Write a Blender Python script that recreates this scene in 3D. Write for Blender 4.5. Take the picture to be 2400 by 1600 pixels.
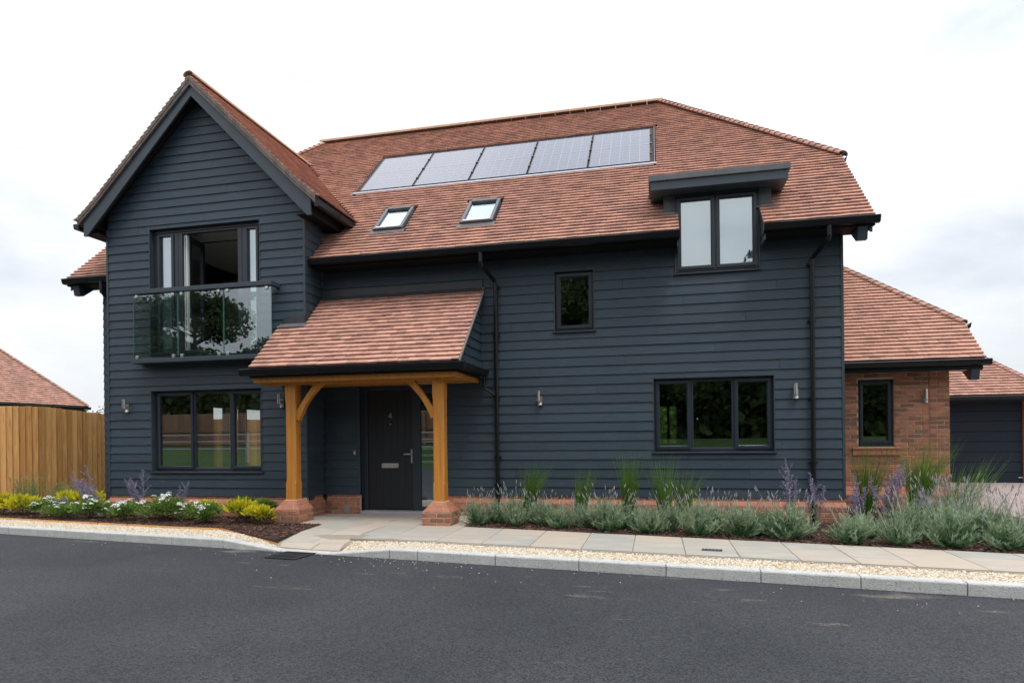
import bpy, math, random
from mathutils import Vector, Matrix
for o in list(bpy.data.objects): bpy.data.objects.remove(o)
random.seed(7)
sc = bpy.context.scene
COL = sc.collection
R = math.radians
rnd = random.uniform

# ------------------------------------------------------------------ camera
ROLL = 0.0115
YAW = math.atan2(1500, 6650)
cam = bpy.data.cameras.new('camera'); camo = bpy.data.objects.new('camera', cam); COL.objects.link(camo)
cam.sensor_width = 36; cam.lens = 1500 / 2400 * 36
cam.shift_y = 220 / 2400
cam.clip_start = 0.1; cam.clip_end = 3000
camo.matrix_world = (Matrix.Translation((0, -10.29, 1.255)) @ Matrix.Rotation(YAW, 4, 'Z')
                     @ Matrix.Rotation(R(90), 4, 'X') @ Matrix.Rotation(-ROLL, 4, 'Z'))
sc.camera = camo

# ------------------------------------------------------------------ world, sun, exposure
LZ = 1.75
SUN_EL, SUN_AZ = 66, 140          # azimuth clockwise from +y: the sun stands behind the camera, to its right
w = bpy.data.worlds.new('World'); sc.world = w; w.use_nodes = True
nt = w.node_tree; nt.nodes.clear()
N = nt.nodes.new; L = nt.links.new
out = N('ShaderNodeOutputWorld'); bg = N('ShaderNodeBackground'); bg.inputs[1].default_value = 0.10
sky = N('ShaderNodeTexSky'); sky.sky_type = 'NISHITA'; sky.sun_disc = False
sky.sun_elevation = R(SUN_EL); sky.sun_rotation = R(SUN_AZ)
tc = N('ShaderNodeTexCoord'); mp = N('ShaderNodeMapping'); mp.inputs['Scale'].default_value = (1.0, 1.0, 2.6)
mp.inputs['Location'].default_value = (3.1, 1.7, 0.4)
n1 = N('ShaderNodeTexNoise'); n1.inputs['Scale'].default_value = 2.1; n1.inputs['Detail'].default_value = 7
n1.inputs['Roughness'].default_value = 0.56; n1.inputs['Distortion'].default_value = 0.25
cr = N('ShaderNodeValToRGB')
cr.color_ramp.elements[0].position = 0.33; cr.color_ramp.elements[0].color = (0.0, 0.0, 0.0, 1)
cr.color_ramp.elements[1].position = 0.62; cr.color_ramp.elements[1].color = (1, 1, 1, 1)
mx = N('ShaderNodeMixRGB'); mx.inputs[2].default_value = (9.7, 9.95, 10.3, 1)
thin = N('ShaderNodeMixRGB'); thin.inputs[0].default_value = 0.72; thin.inputs[2].default_value = (7.8, 8.1, 8.6, 1)
L(tc.outputs['Generated'], mp.inputs[0]); L(mp.outputs[0], n1.inputs['Vector']); L(n1.outputs['Fac'], cr.inputs[0])
L(sky.outputs[0], thin.inputs[1]); L(thin.outputs[0], mx.inputs[1]); L(cr.outputs[0], mx.inputs[0])
geo = N('ShaderNodeSeparateXYZ'); L(tc.outputs['Generated'], geo.inputs[0])
cie = N('ShaderNodeMath'); cie.operation = 'MULTIPLY_ADD'; cie.use_clamp = False; cie.inputs[1].default_value = LZ; cie.inputs[2].default_value = 1.06
zc = N('ShaderNodeClamp'); L(geo.outputs[2], zc.inputs[0]); sq = N('ShaderNodeMath'); sq.operation = 'MULTIPLY'; L(zc.outputs[0], sq.inputs[0]); L(zc.outputs[0], sq.inputs[1]); L(sq.outputs[0], cie.inputs[0])      # overcast sky: brightest at the zenith, dimmest at the horizon
ml = N('ShaderNodeMixRGB'); ml.blend_type = 'MULTIPLY'; ml.inputs[0].default_value = 1; L(mx.outputs[0], ml.inputs[1]); L(cie.outputs[0], ml.inputs[2])
L(ml.outputs[0], bg.inputs[0]); L(bg.outputs[0], out.inputs[0])
sun = bpy.data.lights.new('sun', 'SUN'); sun.energy = 1.5; sun.angle = R(14); sun.color = (1, 0.965, 0.91)
suno = bpy.data.objects.new('sun', sun); COL.objects.link(suno)
sd = Vector((math.sin(R(SUN_AZ)) * math.cos(R(SUN_EL)), math.cos(R(SUN_AZ)) * math.cos(R(SUN_EL)), math.sin(R(SUN_EL))))
suno.rotation_euler = sd.to_track_quat('Z', 'Y').to_euler()
sc.view_settings.view_transform = 'Standard'; sc.view_settings.look = 'None'
sc.view_settings.exposure = 0.0; sc.view_settings.gamma = 1
sc.render.engine = 'CYCLES'
sc.cycles.max_bounces = 8; sc.cycles.transparent_max_bounces = 16

# ------------------------------------------------------------------ mesh helpers
class MB:
    def __init__(s): s.v = []; s.f = []; s.t = []; s.cur = 0.5
    def face(s, pts):
        i = len(s.v); s.v += [tuple(p) for p in pts]; s.f.append(tuple(range(i, i + len(pts)))); s.t.append(s.cur)
    def hexa(s, p):   # 8 points: bottom 4 ccw, top 4 ccw
        i = len(s.v); s.v += [tuple(q) for q in p]
        for q in ((3, 2, 1, 0), (4, 5, 6, 7), (0, 1, 5, 4), (1, 2, 6, 5), (2, 3, 7, 6), (3, 0, 4, 7)):
            s.f.append(tuple(i + k for k in q)); s.t.append(s.cur)
    def box(s, x0, x1, y0, y1, z0, z1):
        s.hexa([(x0, y0, z0), (x1, y0, z0), (x1, y1, z0), (x0, y1, z0), (x0, y0, z1), (x1, y0, z1), (x1, y1, z1), (x0, y1, z1)])
    def loft(s, A, B, capA=True, capB=True):   # two equal rings, A then B
        i = len(s.v); n = len(A); s.v += [tuple(p) for p in A] + [tuple(p) for p in B]
        if capA: s.f.append(tuple(i + k for k in range(n - 1, -1, -1))); s.t.append(s.cur)
        if capB: s.f.append(tuple(i + n + k for k in range(n))); s.t.append(s.cur)
        for k in range(n):
            k2 = (k + 1) % n; s.f.append((i + k, i + k2, i + n + k2, i + n + k)); s.t.append(s.cur)
    def tube(s, pts, r, n=8, cap=True):
        pts = [Vector(p) for p in pts]; rs = r if isinstance(r, (list, tuple)) else [r] * len(pts)
        rings = []
        for k, p in enumerate(pts):
            d = (pts[min(k + 1, len(pts) - 1)] - pts[max(k - 1, 0)]).normalized()
            a = d.cross(Vector((0.13, 0.2, 0.97)) if abs(d.z) < 0.95 else Vector((0, 1, 0))).normalized(); b = d.cross(a)
            rings.append([p + (a * math.cos(q * 2 * math.pi / n) + b * math.sin(q * 2 * math.pi / n)) * rs[k] for q in range(n)])
        for k in range(len(rings) - 1):
            s.loft(rings[k], rings[k + 1], cap and k == 0, cap and k == len(rings) - 2)
    def blade(s, base, tip, wd, side, mid=None):
        base = Vector(base); tip = Vector(tip); side = Vector(side) * wd * 0.5
        m = Vector(mid) if mid is not None else (base + tip) / 2
        i = len(s.v); s.v += [tuple(base - side * .6), tuple(base + side * .6), tuple(m + side), tuple(m - side), tuple(tip)]
        s.f += [(i, i + 1, i + 2, i + 3), (i + 3, i + 2, i + 4)]; s.t += [s.cur] * 2
    def mesh(s, name, mat, smooth=False):
        me = bpy.data.meshes.new(name); me.from_pydata(s.v, [], s.f); me.materials.append(mat)
        a = me.attributes.new('tint', 'FLOAT', 'FACE'); a.data.foreach_set('value', s.t)
        if smooth: me.shade_smooth()
        me.update(); return me

def link(name, me, parent=None):
    o = bpy.data.objects.new(name, me); COL.objects.link(o)
    if parent is not None:
        o.parent = parent
        if parent.type == 'EMPTY' and parent.get('abs'): o.matrix_parent_inverse = Matrix.Translation(-Vector(parent.location))
    return o
def obj(name, mb, mat, parent=None, smooth=False, bevel=0, label=None, kind=None):
    o = link(name, mb.mesh(name, mat, smooth), parent)
    if bevel:
        m = o.modifiers.new('edge', 'BEVEL'); m.width = bevel; m.segments = 2; m.limit_method = 'ANGLE'; m.angle_limit = R(40)
    if label: o['label'] = label
    if kind: o['kind'] = kind
    return o
def thing(name, label, cat, loc=(0, 0, 0), group=None, absolute=True):
    o = bpy.data.objects.new(name, None); COL.objects.link(o); o.location = loc; o.empty_display_size = .2
    o['label'] = label; o['category'] = cat
    if group: o['group'] = group
    if absolute: o['abs'] = 1
    return o
def tag(o, label, cat, group=None):
    o['label'] = label; o['category'] = cat
    if group: o['group'] = group
    return o
def bx(name, mat, parent, *b, bevel=0, label=None):
    m = MB(); m.box(*b); return obj(name, m, mat, parent, bevel=bevel, label=label)

# ------------------------------------------------------------------ materials
def mat(name, c1, c2=None, rough=.6, scale=6, stretch=(1, 1, 1), bump=0, bscale=60, metal=0, spec=.5, detail=4, tint=None, rand=0, ior=1.5,
        c3=None, s3=1.0, p3=(.55, .7), coat=0, world=False):
    m = bpy.data.materials.new(name); m.use_nodes = True; t = m.node_tree; b = t.nodes['Principled BSDF']
    n = t.nodes.new; l = t.links.new
    b.inputs['Roughness'].default_value = rough; b.inputs['Metallic'].default_value = metal
    b.inputs['Specular IOR Level'].default_value = spec; b.inputs['IOR'].default_value = ior
    if coat: b.inputs['Coat Weight'].default_value = coat; b.inputs['Coat Roughness'].default_value = .08
    co = n('ShaderNodeTexCoord'); mp = n('ShaderNodeMapping'); mp.inputs['Scale'].default_value = stretch
    src = co.outputs['Object']
    if world: src = n('ShaderNodeNewGeometry').outputs['Position']
    oi = n('ShaderNodeObjectInfo')
    va = n('ShaderNodeVectorMath'); va.operation = 'MULTIPLY_ADD'; va.inputs[1].default_value = (37, 53, 71)
    cv = n('ShaderNodeCombineXYZ'); [l(oi.outputs['Random'], cv.inputs[k]) for k in range(3)]
    l(cv.outputs[0], va.inputs[0]); l(src, va.inputs[2]); l(va.outputs[0], mp.inputs[0])
    nz = n('ShaderNodeTexNoise'); nz.inputs['Scale'].default_value = scale; nz.inputs['Detail'].default_value = detail
    nz.inputs['Roughness'].default_value = .62; l(mp.outputs[0], nz.inputs['Vector'])
    rp = n('ShaderNodeMapRange'); rp.inputs[1].default_value = .3; rp.inputs[2].default_value = .7; l(nz.outputs['Fac'], rp.inputs[0])
    mx = n('ShaderNodeMixRGB'); mx.inputs[1].default_value = (*c1, 1); mx.inputs[2].default_value = (*(c2 or c1), 1)
    fac = rp.outputs[0]
    if tint:
        at = n('ShaderNodeAttribute'); at.attribute_name = 'tint'
        ad = n('ShaderNodeMath'); ad.operation = 'MULTIPLY_ADD'; ad.inputs[1].default_value = tint; ad.inputs[2].default_value = -tint / 2
        l(at.outputs['Fac'], ad.inputs[0]); a2 = n('ShaderNodeMath'); a2.operation = 'ADD'; a2.use_clamp = True
        l(ad.outputs[0], a2.inputs[0]); l(fac, a2.inputs[1]); fac = a2.outputs[0]
    if rand:
        ad = n('ShaderNodeMath'); ad.operation = 'MULTIPLY_ADD'; ad.inputs[1].default_value = rand; ad.inputs[2].default_value = -rand / 2
        l(oi.outputs['Random'], ad.inputs[0]); a2 = n('ShaderNodeMath'); a2.operation = 'ADD'; a2.use_clamp = True
        l(ad.outputs[0], a2.inputs[0]); l(fac, a2.inputs[1]); fac = a2.outputs[0]
    l(fac, mx.inputs[0]); colr = mx.outputs[0]
    if c3:
        n3 = n('ShaderNodeTexNoise'); n3.inputs['Scale'].default_value = s3; n3.inputs['Detail'].default_value = 6; n3.inputs['Roughness'].default_value = .65
        l(mp.outputs[0], n3.inputs['Vector'])
        r3 = n('ShaderNodeMapRange'); r3.inputs[1].default_value = p3[0]; r3.inputs[2].default_value = p3[1]; l(n3.outputs['Fac'], r3.inputs[0])
        m3 = n('ShaderNodeMixRGB'); m3.inputs[2].default_value = (*c3, 1); l(colr, m3.inputs[1]); l(r3.outputs[0], m3.inputs[0]); colr = m3.outputs[0]
    l(colr, b.inputs['Base Color'])
    if bump:
        nb = n('ShaderNodeTexNoise'); nb.inputs['Scale'].default_value = bscale; nb.inputs['Detail'].default_value = 5; l(mp.outputs[0], nb.inputs['Vector'])
        bp = n('ShaderNodeBump'); bp.inputs['Strength'].default_value = bump; bp.inputs['Distance'].default_value = .01
        l(nb.outputs['Fac'], bp.inputs['Height']); l(bp.outputs[0], b.inputs['Normal'])
    return m
def leafmat(name, c1, c2, trans=.3, rough=.6):
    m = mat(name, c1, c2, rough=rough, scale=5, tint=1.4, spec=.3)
    t = m.node_tree; b = t.nodes['Principled BSDF']; o = t.nodes['Material Output']
    tr = t.nodes.new('ShaderNodeBsdfTranslucent'); ms = t.nodes.new('ShaderNodeMixShader'); ms.inputs[0].default_value = trans
    t.links.new(b.inputs['Base Color'].links[0].from_socket, tr.inputs[0])
    t.links.new(b.outputs[0], ms.inputs[1]); t.links.new(tr.outputs[0], ms.inputs[2]); t.links.new(ms.outputs[0], o.inputs[0])
    return m
def glassmat(name, tintc, r0, ripple=0.0):
    m = bpy.data.materials.new(name); m.use_nodes = True; t = m.node_tree; t.nodes.clear(); n = t.nodes.new; l = t.links.new
    o = n('ShaderNodeOutputMaterial'); ms = n('ShaderNodeMixShader'); tr = n('ShaderNodeBsdfTransparent'); g = n('ShaderNodeBsdfGlossy')
    tr.inputs[0].default_value = (*tintc, 1); g.inputs['Roughness'].default_value = 0.0; g.inputs[0].default_value = (.90, .96, 1, 1)
    lw = n('ShaderNodeLayerWeight'); lw.inputs['Blend'].default_value = .25
    mr = n('ShaderNodeMapRange'); mr.inputs[3].default_value = r0; mr.inputs[4].default_value = .85
    l(lw.outputs['Fresnel'], mr.inputs[0]); l(mr.outputs[0], ms.inputs[0]); l(tr.outputs[0], ms.inputs[1]); l(g.outputs[0], ms.inputs[2]); l(ms.outputs[0], o.inputs[0])
    if ripple:
        co = n('ShaderNodeTexCoord'); nz = n('ShaderNodeTexNoise'); nz.inputs['Scale'].default_value = 1.3; bp = n('ShaderNodeBump')
        bp.inputs['Strength'].default_value = ripple; bp.inputs['Distance'].default_value = .02
        l(co.outputs['Object'], nz.inputs['Vector']); l(nz.outputs['Fac'], bp.inputs['Height']); l(bp.outputs[0], g.inputs['Normal'])
    return m

M = {}
M['clad'] = mat('cladding_paint', (.025, .041, .056), (.040, .061, .081), rough=.5, scale=5, stretch=(1.2, 1.2, 22), bump=.35, bscale=9, spec=.35, rand=.5,
                c3=(.11, .135, .155), s3=2.6, p3=(.62, .85))
M['trim'] = mat('dark_trim', (.033, .047, .061), (.041, .057, .073), rough=.45, scale=4, spec=.45)
M['frame'] = mat('window_frame', (.018, .025, .036), (.022, .030, .042), rough=.38, scale=3)
M['dark'] = mat('dark_soffit', (.007, .008, .010), (.009, .010, .012), rough=.7, spec=.2)
M['black'] = mat('black_plastic', (.007, .008, .010), (.010, .011, .013), rough=.3, scale=4, spec=.3)
M['door'] = mat('door_leaf', (.008, .0105, .016), (.011, .014, .020), rough=.42, scale=6, stretch=(14, 14, .7), bump=.2, bscale=8)
M['tile'] = mat('clay_tile', (.54, .30, .225), (.345, .19, .15), rough=.8, scale=4.5, tint=.8, rand=.7, spec=.25, bump=.4, bscale=45, detail=3,
                c3=(.50, .23, .15), s3=.8, p3=(.62, .8))
M['verge'] = mat('greybrown_tile_end', (.21, .155, .13), (.12, .10, .09), rough=.9, scale=12, tint=1.0, bump=.4)  # grey-brown mortar and tile ends, verge shadow included in the colour
M['ridge'] = mat('ridge_clay', (.46, .28, .185), (.39, .225, .145), rough=.8, scale=6, rand=.5, bump=.3)
M['tilebase'] = mat('roof_underlay', (.06, .04, .035), (.08, .05, .045), rough=.9)
M['brick'] = mat('clay_brick', (.46, .20, .118), (.24, .112, .078), rough=.85, scale=16, rand=1.3, bump=.6, bscale=70, spec=.25,
                 c3=(.25, .17, .145), s3=6, p3=(.56, .74))
M['brickred'] = mat('plinth_brick', (.44, .18, .115), (.34, .14, .09), rough=.8, scale=14, rand=.6, bump=.4, bscale=60, spec=.25)
M['mortar'] = mat('mortar', (.62, .50, .36), (.52, .41, .28), rough=.95, scale=30, bump=.5)
M['oak'] = mat('oak_beam', (.57, .245, .042), (.43, .165, .024), rough=.45, scale=3, stretch=(16, 16, .6), bump=.35, bscale=7, c3=(.26, .09, .015), s3=1.3, p3=(.52, .75))
M['fence'] = mat('fence_timber', (.70, .385, .14), (.44, .21, .062), rough=.8, scale=3, stretch=(10, 10, .8), bump=.4, bscale=9, rand=1.3,
                 c3=(.22, .09, .025), s3=2.2, p3=(.60, .70))
M['darkfence'] = mat('darkened_timber', (.26, .145, .085), (.17, .095, .055), rough=.85, scale=3, stretch=(10, 10, .8), rand=1.0)  # same fence wood, colour darkened to dim its reflection in the window
M['kerb'] = mat('kerb_concrete', (.58, .58, .56), (.48, .48, .46), rough=.9, scale=9, bump=.9, bscale=90, rand=.3, c3=(.24, .24, .23), s3=60, p3=(.54, .68))
M['flag'] = mat('sandstone', (.45, .375, .30), (.345, .335, .30), rough=.8, scale=1.6, rand=1.5, bump=.35, bscale=25, stretch=(1, 2.2, 1), c3=(.45, .41, .345), s3=2, p3=(.5, .7))
M['joint'] = mat('paving_joint', (.33, .28, .22), (.25, .22, .18), rough=.95, scale=30)
M['gravelbed'] = mat('gravel_base', (.58, .48, .33), (.34, .26, .17), rough=.95, scale=90, bump=1, bscale=90)
M['pebble'] = mat('pebble', (.68, .60, .48), (.42, .31, .19), rough=.75, scale=40, tint=1.8, c3=(.70, .66, .58), s3=45, p3=(.5, .62))
M['soil'] = mat('soil', (.055, .034, .024), (.03, .02, .015), rough=.95, scale=40, bump=1, bscale=50)
M['chip'] = mat('bark_chip', (.135, .065, .042), (.050, .024, .018), rough=.85, scale=3, tint=1.5, c3=(.24, .15, .105), s3=5, p3=(.62, .7))
M['lead'] = mat('lead_flashing', (.12, .125, .135), (.085, .09, .098), rough=.5, scale=5, bump=.2, bscale=12)
M['darklead'] = mat('dark_lead', (.028, .030, .036), (.040, .042, .048), rough=.5, scale=5, bump=.2, bscale=12)  # near-black copy of the lead colour
M['silver'] = mat('brushed_steel', (.62, .60, .57), (.55, .53, .50), rough=.3, metal=1, scale=6)
M['alu'] = mat('aluminium', (.55, .56, .58), (.48, .49, .51), rough=.4, metal=.9, scale=6)
M['white'] = mat('white_plastic', (.75, .75, .74), (.70, .70, .69), rough=.4)
M['flashing'] = mat('pale_flashing', (.40, .39, .43), (.34, .33, .37), rough=.5, scale=4)
M['roomwall'] = mat('room_paint', (.62, .60, .56), (.58, .56, .52), rough=.9)
M['roomfloor'] = mat('room_floor', (.16, .12, .08), (.12, .09, .06), rough=.6)
M['pale_backing'] = mat('pale_sky_tone', (.62, .72, .82), (.58, .68, .78), rough=.9)  # pale blue of reflected sky put into the colour; also frosted bands
M['red'] = mat('red_fabric', (.35, .02, .02), (.28, .015, .02), rough=.9)
M['glass'] = glassmat('window_glass', (.86, .90, .88), .26, .004)
M['balglass'] = glassmat('balcony_glass', (.90, .95, .93), .115, .004)
M['glassedge'] = mat('glass_edge', (.10, .24, .20), (.12, .28, .24), rough=.1)
M['cell'] = mat('solar_cell', (.06, .065, .11), (.07, .075, .12), rough=.16, scale=3, ior=1.95, spec=.5)
M['busbar'] = mat('solar_line', (.30, .32, .38), (.26, .28, .34), rough=.3)
M['gardoor'] = mat('garage_door', (.012, .019, .030), (.017, .025, .037), spec=.2, rough=.6, scale=4, stretch=(1, 1, 14), bump=.3, bscale=10, rand=.4)
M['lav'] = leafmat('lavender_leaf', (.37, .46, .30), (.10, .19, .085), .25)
M['lavf'] = leafmat('lavender_flower', (.38, .36, .37), (.30, .35, .25), .2)
M['grass'] = leafmat('grass_blade', (.17, .30, .04), (.07, .16, .022), .4)
M['sage'] = leafmat('sage_flower', (.36, .30, .46), (.24, .20, .32), .25)
M['sagel'] = leafmat('sage_leaf', (.27, .33, .255), (.15, .21, .15), .25)
M['wispy'] = leafmat('wispy_leaf', (.24, .33, .14), (.13, .21, .07), .3)
M['whitef'] = leafmat('white_petal', (.85, .86, .83), (.72, .74, .70), .25)
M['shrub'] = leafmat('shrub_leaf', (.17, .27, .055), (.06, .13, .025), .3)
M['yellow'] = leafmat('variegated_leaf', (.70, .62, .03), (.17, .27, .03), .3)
M['treeleaf'] = leafmat('tree_leaf', (.075, .115, .032), (.03, .055, .016), .3)
M['bark'] = mat('tree_bark', (.12, .09, .065), (.06, .045, .035), rough=.95, scale=8, bump=1, bscale=14, stretch=(3, 3, .6))
M['lawn'] = mat('lawn', (.05, .09, .02), (.032, .062, .014), rough=.95, scale=.7, bump=1, bscale=30, c3=(.07, .095, .025), s3=.2, world=True)
M['grate'] = mat('cast_iron', (.018, .018, .020), (.026, .026, .027), rough=.55, scale=20, bump=.3)

# asphalt: dark stone and binder, fine pale chippings, dust marks with a shape of their own
def asphalt():
    m = mat('asphalt', (.027, .029, .034), (.045, .047, .053), rough=.82, scale=.45, spec=.3, world=True)
    t = m.node_tree; n = t.nodes.new; l = t.links.new; b = t.nodes['Principled BSDF']
    col = b.inputs['Base Color'].links[0].from_socket
    g = n('ShaderNodeNewGeometry')
    vo = n('ShaderNodeTexVoronoi'); vo.inputs['Scale'].default_value = 100; l(g.outputs['Position'], vo.inputs['Vector'])
    sp = n('ShaderNodeSeparateColor'); l(vo.outputs['Color'], sp.inputs[0])
    mr = n('ShaderNodeMapRange'); mr.inputs[3].default_value = .42; mr.inputs[4].default_value = 1.62; l(sp.outputs[0], mr.inputs[0])
    mu = n('ShaderNodeMixRGB'); mu.blend_type = 'MULTIPLY'; mu.inputs[0].default_value = 1; l(col, mu.inputs[1]); l(mr.outputs[0], mu.inputs[2])
    mp = n('ShaderNodeMapping'); mp.inputs['Scale'].default_value = (1.1, 3.4, 1); mp.inputs['Rotation'].default_value = (0, 0, -.13); l(g.outputs['Position'], mp.inputs[0])
    nz = n('ShaderNodeTexNoise'); nz.inputs['Scale'].default_value = .95; nz.inputs['Detail'].default_value = 9; nz.inputs['Roughness'].default_value = .68; l(mp.outputs[0], nz.inputs['Vector'])
    r2 = n('ShaderNodeMapRange'); r2.inputs[1].default_value = .635; r2.inputs[2].default_value = .78
    sx = n('ShaderNodeSeparateXYZ'); l(g.outputs['Position'], sx.inputs[0])       # dust gathers along the kerb
    kx = n('ShaderNodeMath'); kx.operation = 'MULTIPLY_ADD'; kx.inputs[1].default_value = .1325; kx.inputs[2].default_value = 3.61; l(sx.outputs[0], kx.inputs[0])
    ky = n('ShaderNodeMath'); ky.operation = 'ADD'; l(kx.outputs[0], ky.inputs[0]); l(sx.outputs[1], ky.inputs[1])
    kr = n('ShaderNodeMapRange'); kr.inputs[1].default_value = -1.0; kr.inputs[2].default_value = 0; kr.inputs[3].default_value = 0; kr.inputs[4].default_value = .075; l(ky.outputs[0], kr.inputs[0])
    ks = n('ShaderNodeMath'); ks.operation = 'ADD'; l(nz.outputs['Fac'], ks.inputs[0]); l(kr.outputs[0], ks.inputs[1]); l(ks.outputs[0], r2.inputs[0])
    sc_ = n('ShaderNodeMath'); sc_.operation = 'MULTIPLY'; l(r2.outputs[0], sc_.inputs[0]); l(mr.outputs[0], sc_.inputs[1])
    s2_ = n('ShaderNodeMath'); s2_.operation = 'MULTIPLY'; s2_.inputs[1].default_value = .75; s2_.use_clamp = True; l(sc_.outputs[0], s2_.inputs[0])
    m3 = n('ShaderNodeMixRGB'); m3.inputs[2].default_value = (.23, .205, .165, 1); l(mu.outputs[0], m3.inputs[1]); l(s2_.outputs[0], m3.inputs[0])
    l(m3.outputs[0], b.inputs['Base Color'])
    bp = n('ShaderNodeBump'); bp.inputs['Strength'].default_value = .55; bp.inputs['Distance'].default_value = .006
    l(vo.outputs['Distance'], bp.inputs['Height']); l(bp.outputs[0], b.inputs['Normal'])
    return m
M['asphalt'] = asphalt()
def blockpave():
    m = mat('block_paving', (.40, .33, .31), (.33, .26, .245), rough=.85, scale=3, world=True)
    t = m.node_tree; n = t.nodes.new; l = t.links.new; b = t.nodes['Principled BSDF']
    col = b.inputs['Base Color'].links[0].from_socket
    g = n('ShaderNodeNewGeometry'); br = n('ShaderNodeTexBrick'); br.inputs['Scale'].default_value = 4.6; br.inputs['Mortar Size'].default_value = .018
    br.inputs['Color1'].default_value = (1.1, 1.05, 1.05, 1); br.inputs['Color2'].default_value = (.8, .8, .82, 1); br.inputs['Mortar'].default_value = (.5, .48, .46, 1)
    l(g.outputs['Position'], br.inputs['Vector'])
    mu = n('ShaderNodeMixRGB'); mu.blend_type = 'MULTIPLY'; mu.inputs[0].default_value = 1; l(col, mu.inputs[1]); l(br.outputs['Color'], mu.inputs[2]); l(mu.outputs[0], b.inputs['Base Color'])
    bp = n('ShaderNodeBump'); bp.inputs['Strength'].default_value = .5; l(br.outputs['Fac'], bp.inputs['Height']); bp.invert = True; l(bp.outputs[0], b.inputs['Normal'])
    return m
M['paver'] = blockpave()

# ------------------------------------------------------------------ ground
ZP = -0.068          # paving level
ZR = -0.19           # road level
def sheet(name, pts, z, m, kind='structure', thick=.3):
    b = MB(); b.loft([(x, y, z - thick) for x, y in pts], [(x, y, z) for x, y in pts]); o = obj(name, b, m); o['kind'] = kind; return o
def kl(x): return -2.28 - .1325 * (x + 10.04)        # front top edge of the kerb
# lawn: one sheet with a rise behind the road, to the horizon
gb = MB()
xs = [-900, -120, -45, -30, -20, -10, 0, 10, 20, 40, 120, 900]; ys = [-900, -60, -34, -26, -19.6, -16.6, -16.5, 0, 20, 60, 300, 1200]
def gz(x, y): return -.26 if y > -16.6 else min(1.0, -.26 + (-16.6 - y) * .42)
idx = {}
for i, x in enumerate(xs):
    for j, y in enumerate(ys): idx[i, j] = len(gb.v); gb.v.append((x, y, gz(x, y)))
for i in range(len(xs) - 1):
    for j in range(len(ys) - 1): gb.f.append((idx[i, j], idx[i + 1, j], idx[i + 1, j + 1], idx[i, j + 1])); gb.t.append(.5)
o = obj('ground', gb, M['lawn']); o['kind'] = 'structure'
rb = MB()
rb.loft([(-60, -16.4, ZR - .06), (60, -16.4, ZR - .06), (60, kl(60) + .04, ZR - .06), (-60, kl(-60) + .04, ZR - .06)],
        [(-60, -16.4, ZR), (60, -16.4, ZR), (60, kl(60) + .04, ZR), (-60, kl(-60) + .04, ZR)])
o = obj('road', rb, M['asphalt']); o['kind'] = 'structure'

# kerb stones, lowered at the crossing
kerb = bpy.data.objects.new('kerb', None); COL.objects.link(kerb); kerb['kind'] = 'structure'
def kz(x):
    top = -.075; low = -.172
    if x < -5.62 or x > -3.07: return top
    if x < -4.7: return top + (low - top) * (x + 5.62) / .92
    if x < -3.95: return low
    return low + (top - low) * (x + 3.95) / .88
bk = [-14.2, -13.3, -12.4, -11.45, -10.55, -9.85, -9.2, -8.58, -7.4, -6.52, -5.62, -4.7, -3.95, -3.11, -2.74, -1.77, -.82, .08, .97, 1.82, 2.64] + [2.64 + .88 * k for k in range(1, 7)]
for a, b in zip(bk[:-1], bk[1:]):
    m = MB(); a2, b2 = a + .004, b - .004
    za, zb = kz(a), kz(b)
    def sec(x, z):
        y = kl(x); return [(x, y, ZR - .12), (x, y + .125, ZR - .12), (x, y + .125, z), (x, y + .012, z), (x, y, z - .014)]
    m.loft(sec(b2, zb), sec(a2, za)); obj('kerb_stone', m, M['kerb'], kerb, bevel=.006)

def drop(x, y): return (kz(x) + .075) * max(0, min(1, (kl(x) + .75 - y) / .62))
# paved path and porch floor: every slab its own piece, laid on a jointed bed
def plb(x): return -1.30 - .172 * (x + 2.85)        # back edge of the path
def plf(x): return -2.44 - .137 * (x + 3.96)        # front edge
sheet('path', [(-5.66, -1.36), (-4.99, -1.36), (-4.93, -2.19), (-3.97, -2.19), (-3.97, -2.5), (6.6, plf(6.6) - .02),
               (6.6, plb(6.6)), (-2.75, -1.28), (-2.75, -.04), (-5.66, -.04)], ZP - .012, M['joint'], thick=.25)
path = bpy.data.objects['path']
def slab(pts, dz=0):
    m = MB(); c = Vector((sum(p[0] for p in pts) / len(pts), sum(p[1] for p in pts) / len(pts)))
    q = []
    for p in pts:
        v = Vector(p[:2]); d = (c - v); v = v + d.normalized() * .007
        z = ZP + dz + rnd(-.0015, .0015)
        if -5.3 < v.x < -3.85: z += drop(v.x, v.y)
        q.append((v.x, v.y, z))
    m.loft([(x, y, z - .035) for x, y, z in q], q); obj('paving_slab', m, M['flag'], path, bevel=.004)
fx = [-3.96, -3.44, -2.75, -2.13, -1.5, -.87, -.28, .30, .86, 1.445, 1.985, 2.475, 3.075, 3.7, 4.3, 4.9, 5.5, 6.1]
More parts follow.
